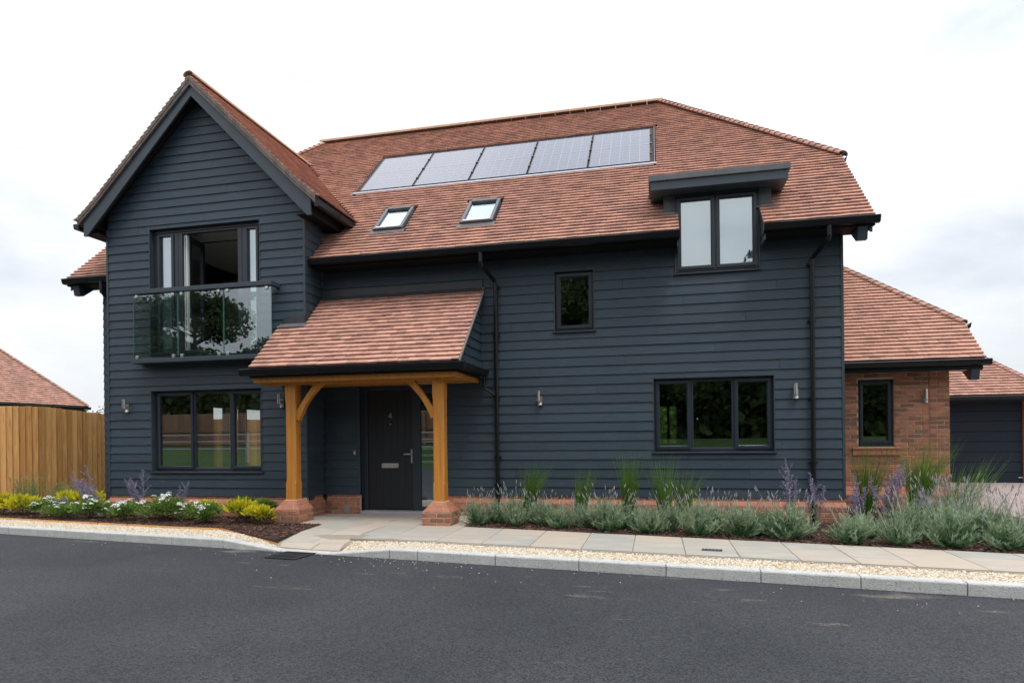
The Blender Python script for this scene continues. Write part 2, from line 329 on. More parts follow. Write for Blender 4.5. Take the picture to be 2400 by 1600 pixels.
for k, (a, b) in enumerate(zip(fx[:-1], fx[1:])):
    if a < -3: 
        ya = -1.37; slab([(a, plf(a)), (b, plf(b)), (b, -1.36), (a, -1.36)]) if k else slab([(a, plf(a)), (b, plf(b)), (b, -1.36), (a, -1.36)])
    else:
        tb = lambda x: -1.36 if x < -2.8 else plb(x)
        if k % 3 == 0:
            mm = lambda x: plf(x) + .62 * (plb(x) - plf(x)); slab([(a, plf(a)), (b, plf(b)), (b, mm(b)), (a, mm(a))]); slab([(a, mm(a)), (b, mm(b)), (b, tb(b)), (a, tb(a))])
        elif k % 3 == 1:
            mm = lambda x: plf(x) + .3 * (plb(x) - plf(x)); slab([(a, plf(a)), (b, plf(b)), (b, mm(b)), (a, mm(a))]); slab([(a, mm(a)), (b, mm(b)), (b, tb(b)), (a, tb(a))])
        else: slab([(a, plf(a)), (b, plf(b)), (b, tb(b)), (a, tb(a))])
# porch floor
for (a, b, c, d) in [(-5.66, -5.0, -.62, -.06), (-5.0, -4.64, -.62, -.06), (-4.64, -3.8, -.66, -.06), (-3.8, -3.2, -.66, -.06), (-3.2, -2.77, -.66, -.06),
                     (-5.66, -4.64, -1.0, -.62), (-5.45, -4.3, -1.36, -1.0), (-4.64, -4.1, -1.0, -.66), (-4.3, -3.5, -1.36, -1.0), (-4.1, -3.44, -1.0, -.66), (-3.5, -2.78, -1.36, -1.0), (-3.44, -2.77, -1.0, -.66)]:
    slab([(a, c), (b, c), (b, d), (a, d)])
slab([(-4.93, -2.08), (-4.4, -2.08), (-4.35, -1.36), (-4.99, -1.36)]); slab([(-4.4, -2.08), (-3.96, -2.08), (-3.96, -1.36), (-4.35, -1.36)])
slab([(-4.88, -2.66), (-4.45, -2.66), (-4.4, -2.08), (-4.93, -2.08)]); slab([(-4.45, -2.66), (-3.95, -2.66), (-3.97, -2.08), (-4.4, -2.08)])
slab([(-4.80, kl(-4.8) + .14), (-4.32, kl(-4.32) + .14), (-4.32, -2.66), (-4.88, -2.66)]); slab([(-4.32, kl(-4.32) + .14), (-3.89, kl(-3.89) + .14), (-3.95, -2.66), (-4.32, -2.66)])

# gravel strips
def strip(name, x0, x1, front, back, z, mt, n=60):
    b = MB(); cols = []
    for i in range(n + 1):
        x = x0 + (x1 - x0) * i / n; cols.append([(x, front(x) + (back(x) - front(x)) * j / 5) for j in range(6)])
    for i in range(n):
        for j in range(5):
            q = [cols[i][j], cols[i + 1][j], cols[i + 1][j + 1], cols[i][j + 1]]; b.face([(x, y, z + drop(x, y)) for x, y in q])
    o = obj(name, b, M[mt]); o['kind'] = 'structure'; return o
def pebbles(name, pts, z, count, thing_label, front=None, back=None):
    strip(name + '_base', min(p[0] for p in pts), max(p[0] for p in pts), front, back, z, 'gravelbed', 110)
    m = MB(); minx = min(p[0] for p in pts); maxx = max(p[0] for p in pts); miny = min(p[1] for p in pts); maxy = max(p[1] for p in pts)
    def inside(x, y):
        c = False; n = len(pts)
        for i in range(n):
            (x1, y1), (x2, y2) = pts[i], pts[(i + 1) % n]
            if (y1 > y) != (y2 > y) and x < (x2 - x1) * (y - y1) / (y2 - y1) + x1: c = not c
        return c
    k = 0
    while k < count:
        x, y = rnd(minx, maxx), rnd(miny, maxy)
        if not inside(x, y): continue
        k += 1; s = rnd(.007, .015); a = rnd(0, 6.28); e = rnd(.6, 1); h = s * rnd(.5, .85); zz = z + rnd(-.002, .006)
        zz += drop(x, y)
        ca, sa = math.cos(a), math.sin(a); m.cur = random.random()
        ring = lambda q, dz: [(x + (ca * math.cos(t) * q - sa * math.sin(t) * q * e), y + (sa * math.cos(t) * q + ca * math.sin(t) * q * e), zz + dz) for t in (0, 1.05, 2.1, 3.14, 4.19, 5.24)]
        A, B = ring(s, 0), ring(s * .62, h); i = len(m.v); m.v += A + B
        m.f.append(tuple(range(i + 6, i + 12))); m.t.append(m.cur)
        for q in range(6): m.f.append((i + q, i + (q + 1) % 6, i + 6 + (q + 1) % 6, i + 6 + q)); m.t.append(m.cur)
    o = obj(name, m, M['pebble'], smooth=True); o['kind'] = 'stuff'; o['label'] = thing_label; o['category'] = 'gravel'
G1 = [(-3.84, kl(-3.84) + .13), (6.6, kl(6.6) + .13), (6.6, plf(6.6) - .015), (-3.95, plf(-3.95) - .03)]
pebbles('gravel', G1, ZP - .025, 15500, 'pale golden gravel strip between the stone path and the kerb', lambda x: kl(x) + .12, lambda x: plf(x) - .0)
strip('path_bed', -4.93, -3.9, lambda x: kl(x) + .12, lambda x: -2.15, ZP - .013, 'joint', 8)
def gback(x):
    ps = [(-13.5, -1.18), (-11.03, -1.50), (-7.15, -2.02), (-6.23, -2.10), (-4.83, -2.79)]
    for (a, b), (c, d) in zip(ps[:-1], ps[1:]):
        if x <= c: return b + (d - b) * (x - a) / (c - a)
    return -2.79
G2 = [(-13.5, kl(-13.5) + .13), (-4.83, kl(-4.83) + .13), (-4.91, -2.76), (-6.23, -2.10), (-7.15, -2.02), (-11.03, -1.50), (-13.5, -1.18)]
pebbles('gravel', G2, ZP - .02, 12500, 'pale golden gravel strip under the flower bed on the left', lambda x: kl(x) + .12, gback)
# timber edging boards
for k, (a, b) in enumerate([((-13.5, -1.18), (-11.03, -1.50)), ((-11.03, -1.50), (-7.15, -2.02)), ((-7.15, -2.02), (-6.23, -2.10)), ((-6.23, -2.10), (-4.90, -2.765))]):
    m = MB(); d = (Vector(b) - Vector(a)).normalized(); p = Vector((-d.y, d.x)) * .018; a, b = Vector(a), Vector(b)
    q = [a, b, b + p, a + p]; m.loft([(v.x, v.y, -.25) for v in q], [(v.x, v.y, ZP + .012 + drop(v.x, v.y)) for v in q])
    o = obj('timber_edging', m, M['fence']); tag(o, ['timber edging board left of the frame edge below the fence', 'long timber edging board in front of the white flowers', 'short timber edging board in front of the yellow shrub bed', 'angled timber edging board running to the crossing slabs'][k], 'edging', 'edging boards of the flower bed')
# planting beds: soil and bark chips
def chips(name, pts, z, count, label):
    sheet(name + '_soil', pts, z, M['soil'])
    m = MB(); minx = min(p[0] for p in pts); maxx = max(p[0] for p in pts); miny = min(p[1] for p in pts); maxy = max(p[1] for p in pts)
    k = 0
    while k < count:
        x, y = rnd(minx, maxx), rnd(miny, maxy)
        c = False; n = len(pts)
        for i in range(n):
            (x1, y1), (x2, y2) = pts[i], pts[(i + 1) % n]
            if (y1 > y) != (y2 > y) and x < (x2 - x1) * (y - y1) / (y2 - y1) + x1: c = not c
        if not c: continue
        k += 1; m.cur = random.random(); s = rnd(.012, .034); b = s * rnd(.2, .5); t = rnd(.003, .007)
        M3 = Matrix.Translation((x, y, z + rnd(.0, .018))) @ Matrix.Rotation(rnd(0, 6.28), 4, 'Z') @ Matrix.Rotation(rnd(-.5, .5), 4, 'X') @ Matrix.Rotation(rnd(-.45, .45), 4, 'Y')
        m.hexa([M3 @ Vector(p) for p in [(-s, -b, -t), (s, -b * .7, -t), (s * .8, b, -t), (-s, b, -t), (-s, -b, t), (s, -b * .7, t), (s * .8, b, t), (-s, b, t)]])
    o = obj(name, m, M['chip']); o['kind'] = 'stuff'; o['label'] = label; o['category'] = 'mulch'
B1 = [(-2.74, -1.30), (5.4, plb(5.4) + .01), (5.3, 1.0), (4.95, 1.8), (2.75, 1.85), (2.75, -.1), (-2.74, -.1)]
chips('bark_mulch', B1, ZP - .01, 9000, 'dark bark mulch under the lavender in front of the house')
B2 = [(-13.5, -1.16), (-11.03, -1.48), (-7.15, -2.0), (-6.23, -2.08), (-4.92, -2.74), (-5.0, -1.37), (-5.7, -1.30), (-5.75, -.64), (-9.8, -.64), (-10.2, .6), (-13.5, .5)]
chips('bark_mulch', B2, ZP - .01, 8000, 'dark bark mulch of the flower bed left of the porch')
# driveway
sheet('driveway', [(2.75, 1.86), (4.97, 1.82), (5.32, 1.0), (5.42, plb(5.42)), (6.6, plb(6.6)), (22, -4.6), (22, 8.1), (4.95, 8.1), (4.95, 2.0), (2.75, 2.0)], ZP - .004, M['paver'])

# ------------------------------------------------------------------ 2-D polygon clipping
def clip(poly, a, b, c):     # keep a*x+b*y<=c
    r = []
    for i in range(len(poly)):
        p, q = poly[i], poly[(i + 1) % len(poly)]; dp = a * p[0] + b * p[1] - c; dq = a * q[0] + b * q[1] - c
        if dp <= 0: r.append(p)
        if dp * dq < 0: t = dp / (dp - dq); r.append((p[0] + (q[0] - p[0]) * t, p[1] + (q[1] - p[1]) * t))
    return r
def area(p): return abs(sum(p[i][0] * p[(i + 1) % len(p)][1] - p[(i + 1) % len(p)][0] * p[i][1] for i in range(len(p)))) / 2 if len(p) > 2 else 0
def subtract(polys, r):
    x0, x1, z0, z1 = r; o = []
    for p in polys:
        o.append(clip(p, 1, 0, x0)); o.append(clip(p, -1, 0, -x1))
        m = clip(clip(p, -1, 0, -x0), 1, 0, x1); o.append(clip(m, 0, 1, z0)); o.append(clip(m, 0, -1, -z1))
    return [q for q in o if area(q) > 1e-4]

def boards(parent, O, U, Nn, u0, u1, z0, z1, holes=(), clips=(), pitch=.15, maxlen=3.66, seed=0):
    """lapped cladding boards; O is the foot of the wall face, U along it, Nn outwards"""
    O, U, Nn = Vector(O), Vector(U), Vector(Nn); k = 0; z = z0
    while z < z1 - .02:
        joints = []; off = (seed * .7 + k * 1.37) % maxlen
        j = u0 - maxlen + off
        while j < u1: joints.append(j); j += maxlen
        cuts = [u0] + [j for j in joints if u0 + .3 < j < u1 - .3] + [u1]
        for a, b in zip(cuts[:-1], cuts[1:]):
            zt = min(z + .15, z1)
            polys = [[(a + .0015, z), (b - .0015, z), (b - .0015, zt), (a + .0015, zt)]]
            for c in clips: polys = [q for q in (clip(p, *c) for p in polys) if area(q) > 1e-4]
            for h in holes: polys = subtract(polys, h)
            # group touching pieces
            groups = []
            for p in polys:
                xs = (min(q[0] for q in p), max(q[0] for q in p)); hit = [g for g in groups if any(not (xs[1] < y[0] - 1e-4 or xs[0] > y[1] + 1e-4) for y in g[1])]
                ng = [[p], [xs]]
                for g in hit: ng[0] += g[0]; ng[1] += g[1]; groups.remove(g)
                groups.append(ng)
            for g in groups:
                m = MB(); wob = rnd(-.002, .002)
                for p in g[0]:
                    if sum(p[i][0] * p[(i + 1) % len(p)][1] - p[(i + 1) % len(p)][0] * p[i][1] for i in range(len(p))) < 0: p = p[::-1]
                    fr = [O + U * q[0] + Vector((0, 0, q[1])) + Nn * (.009 - .016 * (q[1] - z) / .15 + wob) for q in p]
                    bk_ = [O + U * q[0] + Vector((0, 0, q[1])) - Nn * .03 for q in p]
                    m.loft(bk_, fr)
                obj('cladding_board', m, M['clad'], parent)
        z += pitch; k += 1

# ------------------------------------------------------------------ roof tiles
TAN = math.tan(R(43)); GAUGE = .107; TW = .165
def tile_plane(O, U, V, poly, skip=None, gauge=GAUGE, bell=0, single=None, jit=1.0):
    """tiles over a convex polygon in (u,v); returns MB, or calls single(matrix-corner list) for tiles kept as objects"""
    O, U, V = Vector(O), Vector(U).normalized(), Vector(V).normalized(); Nn = U.cross(V).normalized()
    m = MB(); vmin = min(p[1] for p in poly); vmax = max(p[1] for p in poly); umin = min(p[0] for p in poly); umax = max(p[0] for p in poly)
    k = 0; v = vmin
    area2 = sum(poly[i][0] * poly[(i + 1) % len(poly)][1] - poly[(i + 1) % len(poly)][0] * poly[i][1] for i in range(len(poly)))
    P = poly if area2 > 0 else poly[::-1]
    while v < vmax - .02:
        u = umin - (TW / 2 if k % 2 else 0) - .001; 
        while u < umax:
            q = [(u + .0015, v), (u + TW - .0015, v), (u + TW - .0015, v + gauge * 1.22), (u + .0015, v + gauge * 1.22)]
            cu, cv = u + TW / 2, v + gauge / 2
            full = True
            for i in range(len(P)):
                a, b = P[i], P[(i + 1) % len(P)]; nx, ny = b[1] - a[1], a[0] - b[0]
                q2 = clip(q, nx, ny, nx * a[0] + ny * a[1])
                if len(q2) != 4: full = False
                q = q2
                if len(q) < 3: break
            if len(q) >= 3 and area(q) > 2e-4:
                if skip: q = skip(q, cu, cv)
            if len(q) >= 3 and area(q) > 2e-4:
                j = rnd(-.0025, .0025) * jit; j2 = rnd(-.003, .003) * jit
                def hh(p): 
                    e = .048 - .028 * (p[1] - v) / gauge + j + j2 * (p[0] - cu) / TW
                    if bell: e += bell * max(0, 1 - (p[1] - vmin) / .55) ** 2
                    return e
                top = [O + U * p[0] + V * p[1] + Nn * hh(p) for p in q]; bot = [t - Nn * .026 for t in top]
                m.cur = random.random()
                if single: single(bot, top)
                else: m.loft(bot, top)
            u += TW
        v += gauge; k += 1
    return m
def ridge_tiles(parent, a, b, r=.10, step=.33, mname='ridge', name='ridge_tile', drop=.03):
    a, b = Vector(a), Vector(b); n = max(1, round((b - a).length / step)); d = (b - a) / n; dn = d.normalized(); s = dn.cross(Vector((0, 0, 1))).normalized(); up = s.cross(dn)
    for k in range(n):
        p0, p1 = a + d * k + dn * .002, a + d * (k + 1) - dn * .002; m = MB()
        ang = [math.pi * (t / 8) for t in range(9)]
        def ring(p, rr): return [p + s * math.cos(t) * rr + up * (math.sin(t) * rr * .8 - drop) for t in ang] + [p + s * math.cos(t) * (rr - .016) + up * (math.sin(t) * (rr - .016) * .8 - drop) for t in ang[::-1]]
        m.loft(ring(p0, r), ring(p1, r)); obj(name, m, M[mname], parent)
def bonnets(parent, a, b, n, w=.12, mname='tile'):
    """scalloped hip tiles from the eaves a to the ridge b"""
    a, b = Vector(a), Vector(b); d = (b - a) / n; dn = d.normalized(); s = dn.cross(Vector((0, 0, 1))).normalized(); up = s.cross(dn)
    for k in range(n):
        m = MB(); m.cur = random.random(); p0 = a + d * k; p1 = p0 + d * 1.5
        def ring(p, rr, h): return [p + s * math.cos(t) * rr + up * (math.sin(t) * rr * .42 + h - rr * .30) for t in [math.pi * q / 8 for q in range(9)]]
        A = ring(p0, w, .028); B = ring(p1, w * .72, .0); A2 = [q - up * .018 for q in A][::-1]; B2 = [q - up * .018 for q in B][::-1]
        m.loft(A + A2, B + B2); obj('bonnet_tile', m, M[mname], parent)
    m = MB(); m.tube([a - up * .01, b - up * .01], .05, 8); obj('hip_bedding', m, M['tilebase'], parent)

# ------------------------------------------------------------------ the house
XL, XR = -10.38, 2.71
GL, GR, XG, YF = -9.69, -5.72, -7.71, -.57
house = thing('house', 'two storey house clad in dark blue-grey boards with a clay tile roof', 'house', (-3.8, 0, 0))
def core(name, parent, O, U, Nn, u0, u1, z0, z1, holes=(), clips=(), th=.2, m='trim', off=.028):
    O, U, Nn = Vector(O), Vector(U), Vector(Nn); b = MB(); polys = [[(u0, z0), (u1, z0), (u1, z1), (u0, z1)]]
    for c in clips: polys = [q for q in (clip(p, *c) for p in polys) if area(q) > 1e-4]
    for h in holes: polys = subtract(polys, h)
    for p in polys:
        f = [O + U * q[0] + Vector((0, 0, q[1])) - Nn * off for q in p]; b.loft([v - Nn * th for v in f], f)
    return obj(name, b, M[m], parent)
SMALL = (-1.597, -.944, 2.93, 3.908); BIG = (-.043, 1.747, .97, 2.128); DORM = (.313, 1.555, 3.745, 9); DOORH = (-5.03, -3.55, -1, 2.12)
HM = [SMALL, BIG, DORM, DOORH]
FRENCH = (-8.785, -6.565, 2.76, 5.0); LOWL = (-8.785, -6.56, .685, 2.125)
GS = .9746
gclip = [(GS, 1, 7.20 + GS * XG), (-GS, 1, 7.20 - GS * XG)]
X, Y, Z = Vector((1, 0, 0)), Vector((0, 1, 0)), Vector((0, 0, 1))
wm = core('front_wall', house, (0, 0, 0), X, -Y, GR, XR, -.2, 4.32, HM + [(.313, 1.555, 3.7, 5)])
boards(wm, (0, 0, 0), X, -Y, GR + .005, XR - .028, .26, 4.31, HM, seed=1)
wg = core('gable_wall', house, (0, YF, 0), X, -Y, GL, GR, -.2, 7.4, [FRENCH, LOWL], gclip)
boards(wg, (0, YF, 0), X, -Y, GL + .028, GR - .028, .26, 7.3, [FRENCH, LOWL], gclip, seed=3)
wr = core('return_wall', house, (GR, 0, 0), Y, X, YF + .03, .0, -.2, 5.6)
boards(wr, (GR, 0, 0), Y, X, YF + .005, -.006, .26, 5.5)
wl = core('return_wall', house, (GL, 0, 0), Y, -X, YF + .03, 0.2, -.2, 5.6)
boards(wl, (GL, 0, 0), Y, -X, YF + .028, -.0, .26, 5.4)
wo = core('front_wall', house, (0, 0, 0), X, -Y, XL, GL, -.2, 4.3)
boards(wo, (0, 0, 0), X, -Y, XL + .02, GL - .03, .26, 4.25)
LOP = [(2.82, 3.42, .35, 2.0), (3.70, 4.02, .35, 2.0), (4.08, 4.95, .35, 2.0)]
ws = core('side_wall', house, (XL, 0, 0), Y, -X, .0, 8.1, -.2, 5.6, LOP, clips=[(-TAN, 1, 4.15 + .42 * TAN), (TAN, 1, 4.15 + 8.52 * TAN)])
core('side_wall', house, (XR, 0, 0), Y, X, .03, 8.1, -.2, 5.7, clips=[(-TAN, 1, 4.15 + .42 * TAN), (TAN, 1, 4.15 + 8.52 * TAN)])
ROP = [(.10, .29, 1.0, 2.0), (.36, .54, 1.0, 2.0)]
core('rear_wall', house, (0, 8.1, 0), X, Y, XL, XR, -.2, 4.6, ROP)
for (x, y0, y1) in ((XR - .014, -.012, .02),): pass
bx('corner_trim', M['trim'], house, XR - .03, XR + .006, -.012, .03, .26, 4.2)
bx('corner_trim', M['trim'], house, GR - .03, GR + .006, YF - .012, YF + .028, .26, 5.0)
bx('corner_trim', M['trim'], house, GL - .006, GL + .03, YF - .012, YF + .028, .26, 5.05)
bx('corner_trim', M['trim'], house, -5.075, -5.03, -.014, .03, .255, 2.12)
# rooms behind the panes
bx('room_floor', M['roomfloor'], house, XL + .25, XR - .25, .3, 7.88, -.1, .02)
bx('room_floor', M['roomfloor'], house, GL + .24, GR - .24, YF + .24, .3, -.1, .02)
bx('floor_slab', M['roomwall'], house, XL + .25, XR - .25, .3, 7.88, 2.36, 2.62)
bx('floor_slab', M['roomwall'], house, GL + .24, GR - .24, YF + .24, .3, 2.36, 2.62)
bx('room_ceiling', M['roomwall'], house, GL + .24, GR - .24, YF + .24, 3.2, 5.04, 5.1)
bx('room_ceiling', M['roomwall'], house, -5.6, XR - .25, .62, 7.88, 4.96, 5.0)
for (a, b) in ((-5.7, -5.6), (-.45, -.35)): bx('partition', M['roomwall'], house, a, b, .3, 7.88, .02, 2.36); bx('partition', M['roomwall'], house, a, b, .6, 7.88, 2.62, 4.96)
bx('partition', M['roomwall'], house, XL + .25, -5.7, 3.2, 3.3, 2.62, 5.04)
bx('partition', M['roomwall'], house, -5.6, XR - .25, 3.6, 3.7, 2.62, 4.96)
core('partition', house, (XL + .23, 0, 0), Y, -X, .1, 7.88, .02, 2.36, LOP, th=.02, m='roomwall', off=0)

def window(parent, x0, x1, z0, z1, y, cuts, sash, name='window', fr=.05, sill=True, sillw=.03, room=None, label=None):
    """frame in a recess: cuts are the mullion centres, sash the indices of opening lights"""
    m = MB(); d = .07
    m.box(x0, x0 + fr, y, y + d, z0, z1); m.box(x1 - fr, x1, y, y + d, z0, z1)
    m.box(x0 + fr, x1 - fr, y, y + d, z1 - fr, z1); m.box(x0 + fr, x1 - fr, y, y + d, z0, z0 + fr)
    for c in cuts: m.box(c - .03, c + .03, y + .002, y + d - .002, z0 + fr, z1 - fr)
    w = obj(name, m, M['frame'], parent, bevel=.006, label=label)
    ed = [x0 + fr] + [q for c in cuts for q in (c - .03, c + .03)] + [x1 - fr]
    for k in range(len(cuts) + 1):
        a, b = ed[2 * k], ed[2 * k + 1]; c, e = z0 + fr, z1 - fr; g = 0
        if k in sash:
            s = .052; q = MB(); o_ = .016; a0, b0, c0, e0 = a - o_, b + o_, c - o_, e + o_
            # mitred sash, chamfered towards the pane
            def ring(i, yy): return [(a0 + i, yy, c0 + i), (b0 - i, yy, c0 + i), (b0 - i, yy, e0 - i), (a0 + i, yy, e0 - i)]
            A, B, Cc, D = ring(0, y - .022), ring(s - .012, y - .022), ring(s, y - .006), ring(s, y + .03); E0 = ring(0, y + .0)
            for r1, r2 in ((E0, A), (A, B), (B, Cc), (Cc, D)):
                for t in range(4): q.face([r1[t], r1[(t + 1) % 4], r2[(t + 1) % 4], r2[t]])
            obj('sash', q, M['frame'], w); g = s - o_
        bx('pane', M['glass'], w, a + g - .004, b - g + .004, y + .020, y + .026, c + g - .004, e - g + .004)
    if sill:
        m = MB(); m.loft([(x0 - .035, y + .03, z0 - .002), (x0 - .035, y + .03, z0 - sillw), (x0 - .035, -.035 + sill_y, z0 - sillw - .012), (x0 - .035, -.035 + sill_y, z0 - .016)],
                         [(x1 + .035, y + .03, z0 - .002), (x1 + .035, y + .03, z0 - sillw), (x1 + .035, -.035 + sill_y, z0 - sillw - .012), (x1 + .035, -.035 + sill_y, z0 - .016)])
        obj('sill', m, M['frame'], w, bevel=.004)
    return w
def reveal(parent, x0, x1, z0, z1, ya, yb, t=.012):
    m = MB(); m.box(x0 - .001, x0 + t, ya, yb, z0, z1); m.box(x1 - t, x1 + .001, ya, yb, z0, z1); m.box(x0 + t, x1 - t, ya, yb, z1 - t, z1 + .001)
    obj('reveal', m, M['trim'], parent)
sill_y = YF
w1 = window(house, LOWL[0] + .012, LOWL[1] - .012, LOWL[2] + .012, LOWL[3] - .012, YF + .10, [-7.978, -7.235], (0, 2), label='three light window under the balcony'); reveal(w1, *LOWL[:2], *LOWL[2:], YF - .008, YF + .18)
sill_y = 0
w2 = window(house, BIG[0] + .012, BIG[1] - .012, BIG[2] + .012, BIG[3] - .012, .075, [.535, 1.165], (0, 2), label='wide three light window on the right'); reveal(w2, *BIG[:2], *BIG[2:], -.008, .15)
w3 = window(house, SMALL[0] + .012, SMALL[1] - .012, SMALL[2] + .012, SMALL[3] - .012, .065, [], (0,), label='small upper window beside the porch roof'); reveal(w3, *SMALL[:2], *SMALL[2:], -.008, .14)
w4 = window(house, .325, 1.543, 3.757, 4.93, -.012, [.917], (0, 1), label='two light dormer window breaking the eaves')
bx('pale_backing', M['pale_backing'], w4, .38, 1.5, .075, .08, 3.82, 4.9)  # added sheet behind the panes, its colour stands in for reflected sky
reveal(w4, .313, 1.555, 3.745, 4.94, -.03, .1)
# lead tag hanging on the dormer sash
bx('window_stay', M['black'], w4, 1.395, 1.418, -.05, -.036, 3.93, 4.02)

# French window with side lights, left leaf swung inwards
m = MB(); y0, y1 = YF + .09, YF + .16
for a, b in ((-8.773, -8.69), (-8.345, -8.265), (-8.262, -8.175), (-7.065, -6.98), (-6.976, -6.93), (-6.655, -6.577)): m.box(a, b, y0, y1, 2.79, 4.93)
for a, b in ((-8.69, -8.345), (-6.93, -6.655)): m.box(a, b, y0 + .002, y1 - .002, 4.875, 4.93); m.box(a, b, y0 + .002, y1 - .002, 2.79, 2.875)
m.box(-8.175, -7.065, y0 + .002, y1 - .002, 4.895, 4.93); m.box(-8.175, -7.065, y0 + .002, y1 - .002, 2.79, 2.83)
m.box(-8.773, -6.577, y0 - .01, y1 + .02, 4.93, 4.988); m.box(-8.785, -6.565, YF - .02, y1 + .02, 2.745, 2.79)
fw = obj('french_window', m, M['frame'], house, bevel=.006, label='tall french window with an open leaf behind the glass balcony')
for a, b in ((-8.40, -8.345), (-8.69, -8.64), (-6.93, -6.87), (-6.70, -6.655)): bx('sash', M['frame'], fw, a, b, y0 - .018, y0 + .03, 2.85, 4.9, bevel=.006)
for a, b in ((-8.69, -8.345), (-6.93, -6.655)): bx('pane', M['glass'], fw, a, b, y0 + .03, y0 + .036, 2.87, 4.88)
for a, b in ((-8.68, -8.35), (-6.92, -6.66)): bx('pale_backing', M['pale_backing'], fw, a, b, y0 + .075, y0 + .08, 2.88, 4.87)  # sheets added so the side lights look like pale sky reflections
reveal(fw, FRENCH[0], FRENCH[1], 2.76, 5.0, YF - .008, YF + .2)
def leaf(name, hx, hy, ang, wd):
    T = Matrix.Translation((hx, hy, 0)) @ Matrix.Rotation(ang, 4, 'Z')
    def B(a, b, c, d, e, f, mt, nm, par):
        q = MB(); q.hexa([T @ Vector(p) for p in [(a, c, e), (b, c, e), (b, d, e), (a, d, e), (a, c, f), (b, c, f), (b, d, f), (a, d, f)]]); return obj(nm, q, M[mt], par)
    q = MB()
    for (a, b, e, f) in ((.012, .09, 2.84, 4.885), (wd - .08, wd, 2.84, 4.885), (.09, wd - .08, 2.84, 2.93), (.09, wd - .08, 4.80, 4.885)):
        q.hexa([T @ Vector(p) for p in [(a, 0, e), (b, 0, e), (b, .06, e), (a, .06, e), (a, 0, f), (b, 0, f), (b, .06, f), (a, .06, f)]])
    lf = obj(name, q, M['frame'], fw, label='door leaf swung open into the room')
    B(.0, .012, -.004, .064, 2.85, 4.875, 'white', 'leaf_edge', lf) if False else None
    B(.09, wd - .08, .027, .033, 2.93, 4.80, 'glass', 'pane', lf)
    return lf
leaf('door_leaf', -8.10, YF + .17, R(100), .54)
bx('leaf_edge', M['white'], fw, -8.172, -8.11, YF + .13, YF + .19, 2.84, 4.89, label='white edge of the open door leaf')
bx('leaf_edge', M['black'], fw, -8.145, -8.137, YF + .126, YF + .131, 2.9, 4.85, label='black seal along the white door edge')

# front door
dr = MB(); yd = .085
for a, b, c, d in ((-5.03, -4.93, -.02, 2.12), (-4.105, -3.955, -.02, 2.12), (-3.62, -3.55, -.02, 2.12)): dr.box(a, b, yd, yd + .08, c, d)
dr.box(-4.93, -4.105, yd + .002, yd + .078, 2.06, 2.12); dr.box(-3.955, -3.62, yd + .002, yd + .078, 2.04, 2.12); dr.box(-3.955, -3.62, yd + .002, yd + .078, -.02, .05)
dfr = obj('door_frame', dr, M['frame'], house, bevel=.006)
dl = bx('front_door', M['door'], house, -4.925, -4.11, yd + .02, yd + .065, .0, 2.055, bevel=.004, label='plain dark front door numbered 4')
for k in range(1, 6): bx('groove', M['black'], dl, -4.925 + k * .136, -4.921 + k * .136, yd + .0185, yd + .021, .02, 2.04)
bx('letter_plate', M['silver'], dl, -4.675, -4.36, yd + .002, yd + .02, .715, .795, bevel=.004)
bx('letter_flap', M['alu'], dl, -4.645, -4.39, yd - .003, yd + .004, .728, .782)
hm = MB(); hm.box(-4.135, -4.103, yd + .008, yd + .02, .80, 1.04); hm.box(-4.245, -4.11, yd - .045, yd - .03, .944, .966); hm.box(-4.13, -4.112, yd - .045, yd + .01, .944, .966); obj('door_handle', hm, M['silver'], dl, bevel=.004)
nm = MB()   # the number 4
nm.box(-4.502, -4.49, yd + .012, yd + .02, 1.575, 1.665); nm.box(-4.548, -4.478, yd + .0125, yd + .0205, 1.600, 1.612)
nm.hexa([(-4.548, yd + .013, 1.608), (-4.535, yd + .013, 1.608), (-4.535, yd + .021, 1.608), (-4.548, yd + .021, 1.608), (-4.503, yd + .013, 1.665), (-4.49, yd + .013, 1.665), (-4.49, yd + .021, 1.665), (-4.503, yd + .021, 1.665)])
obj('door_number', nm, M['silver'], dl)
sp = MB(); sp.tube([(-4.506, yd + .01, 1.474), (-4.506, yd + .022, 1.474)], .012, 10); obj('spyhole', sp, M['silver'], dl)
bx('threshold', M['flashing'], house, -5.0, -3.57, -.09, .15, ZP, -.018, bevel=.004)
sl = bx('side_light', M['glass'], house, -3.955, -3.62, yd + .03, yd + .036, .05, 2.04)
for k in range(4): bx('frosted_band', M['pale_backing'], sl, -3.95, -3.625, yd + .05, yd + .054, .80 + k * .115, .835 + k * .115)
bx('frosted_band', M['lead'], sl, -3.95, -3.625, yd + .05, yd + .054, .05, .30)
bell = thing('doorbell', 'small square steel doorbell on the wall left of the front door', 'doorbell', (-5.133, 0, .98))
bx('plate', M['silver'], bell, -5.16, -5.105, -.022, .0, .945, 1.015, bevel=.006); bx('button', M['white'], bell, -5.145, -5.12, -.03, -.021, .968, .993, bevel=.004)

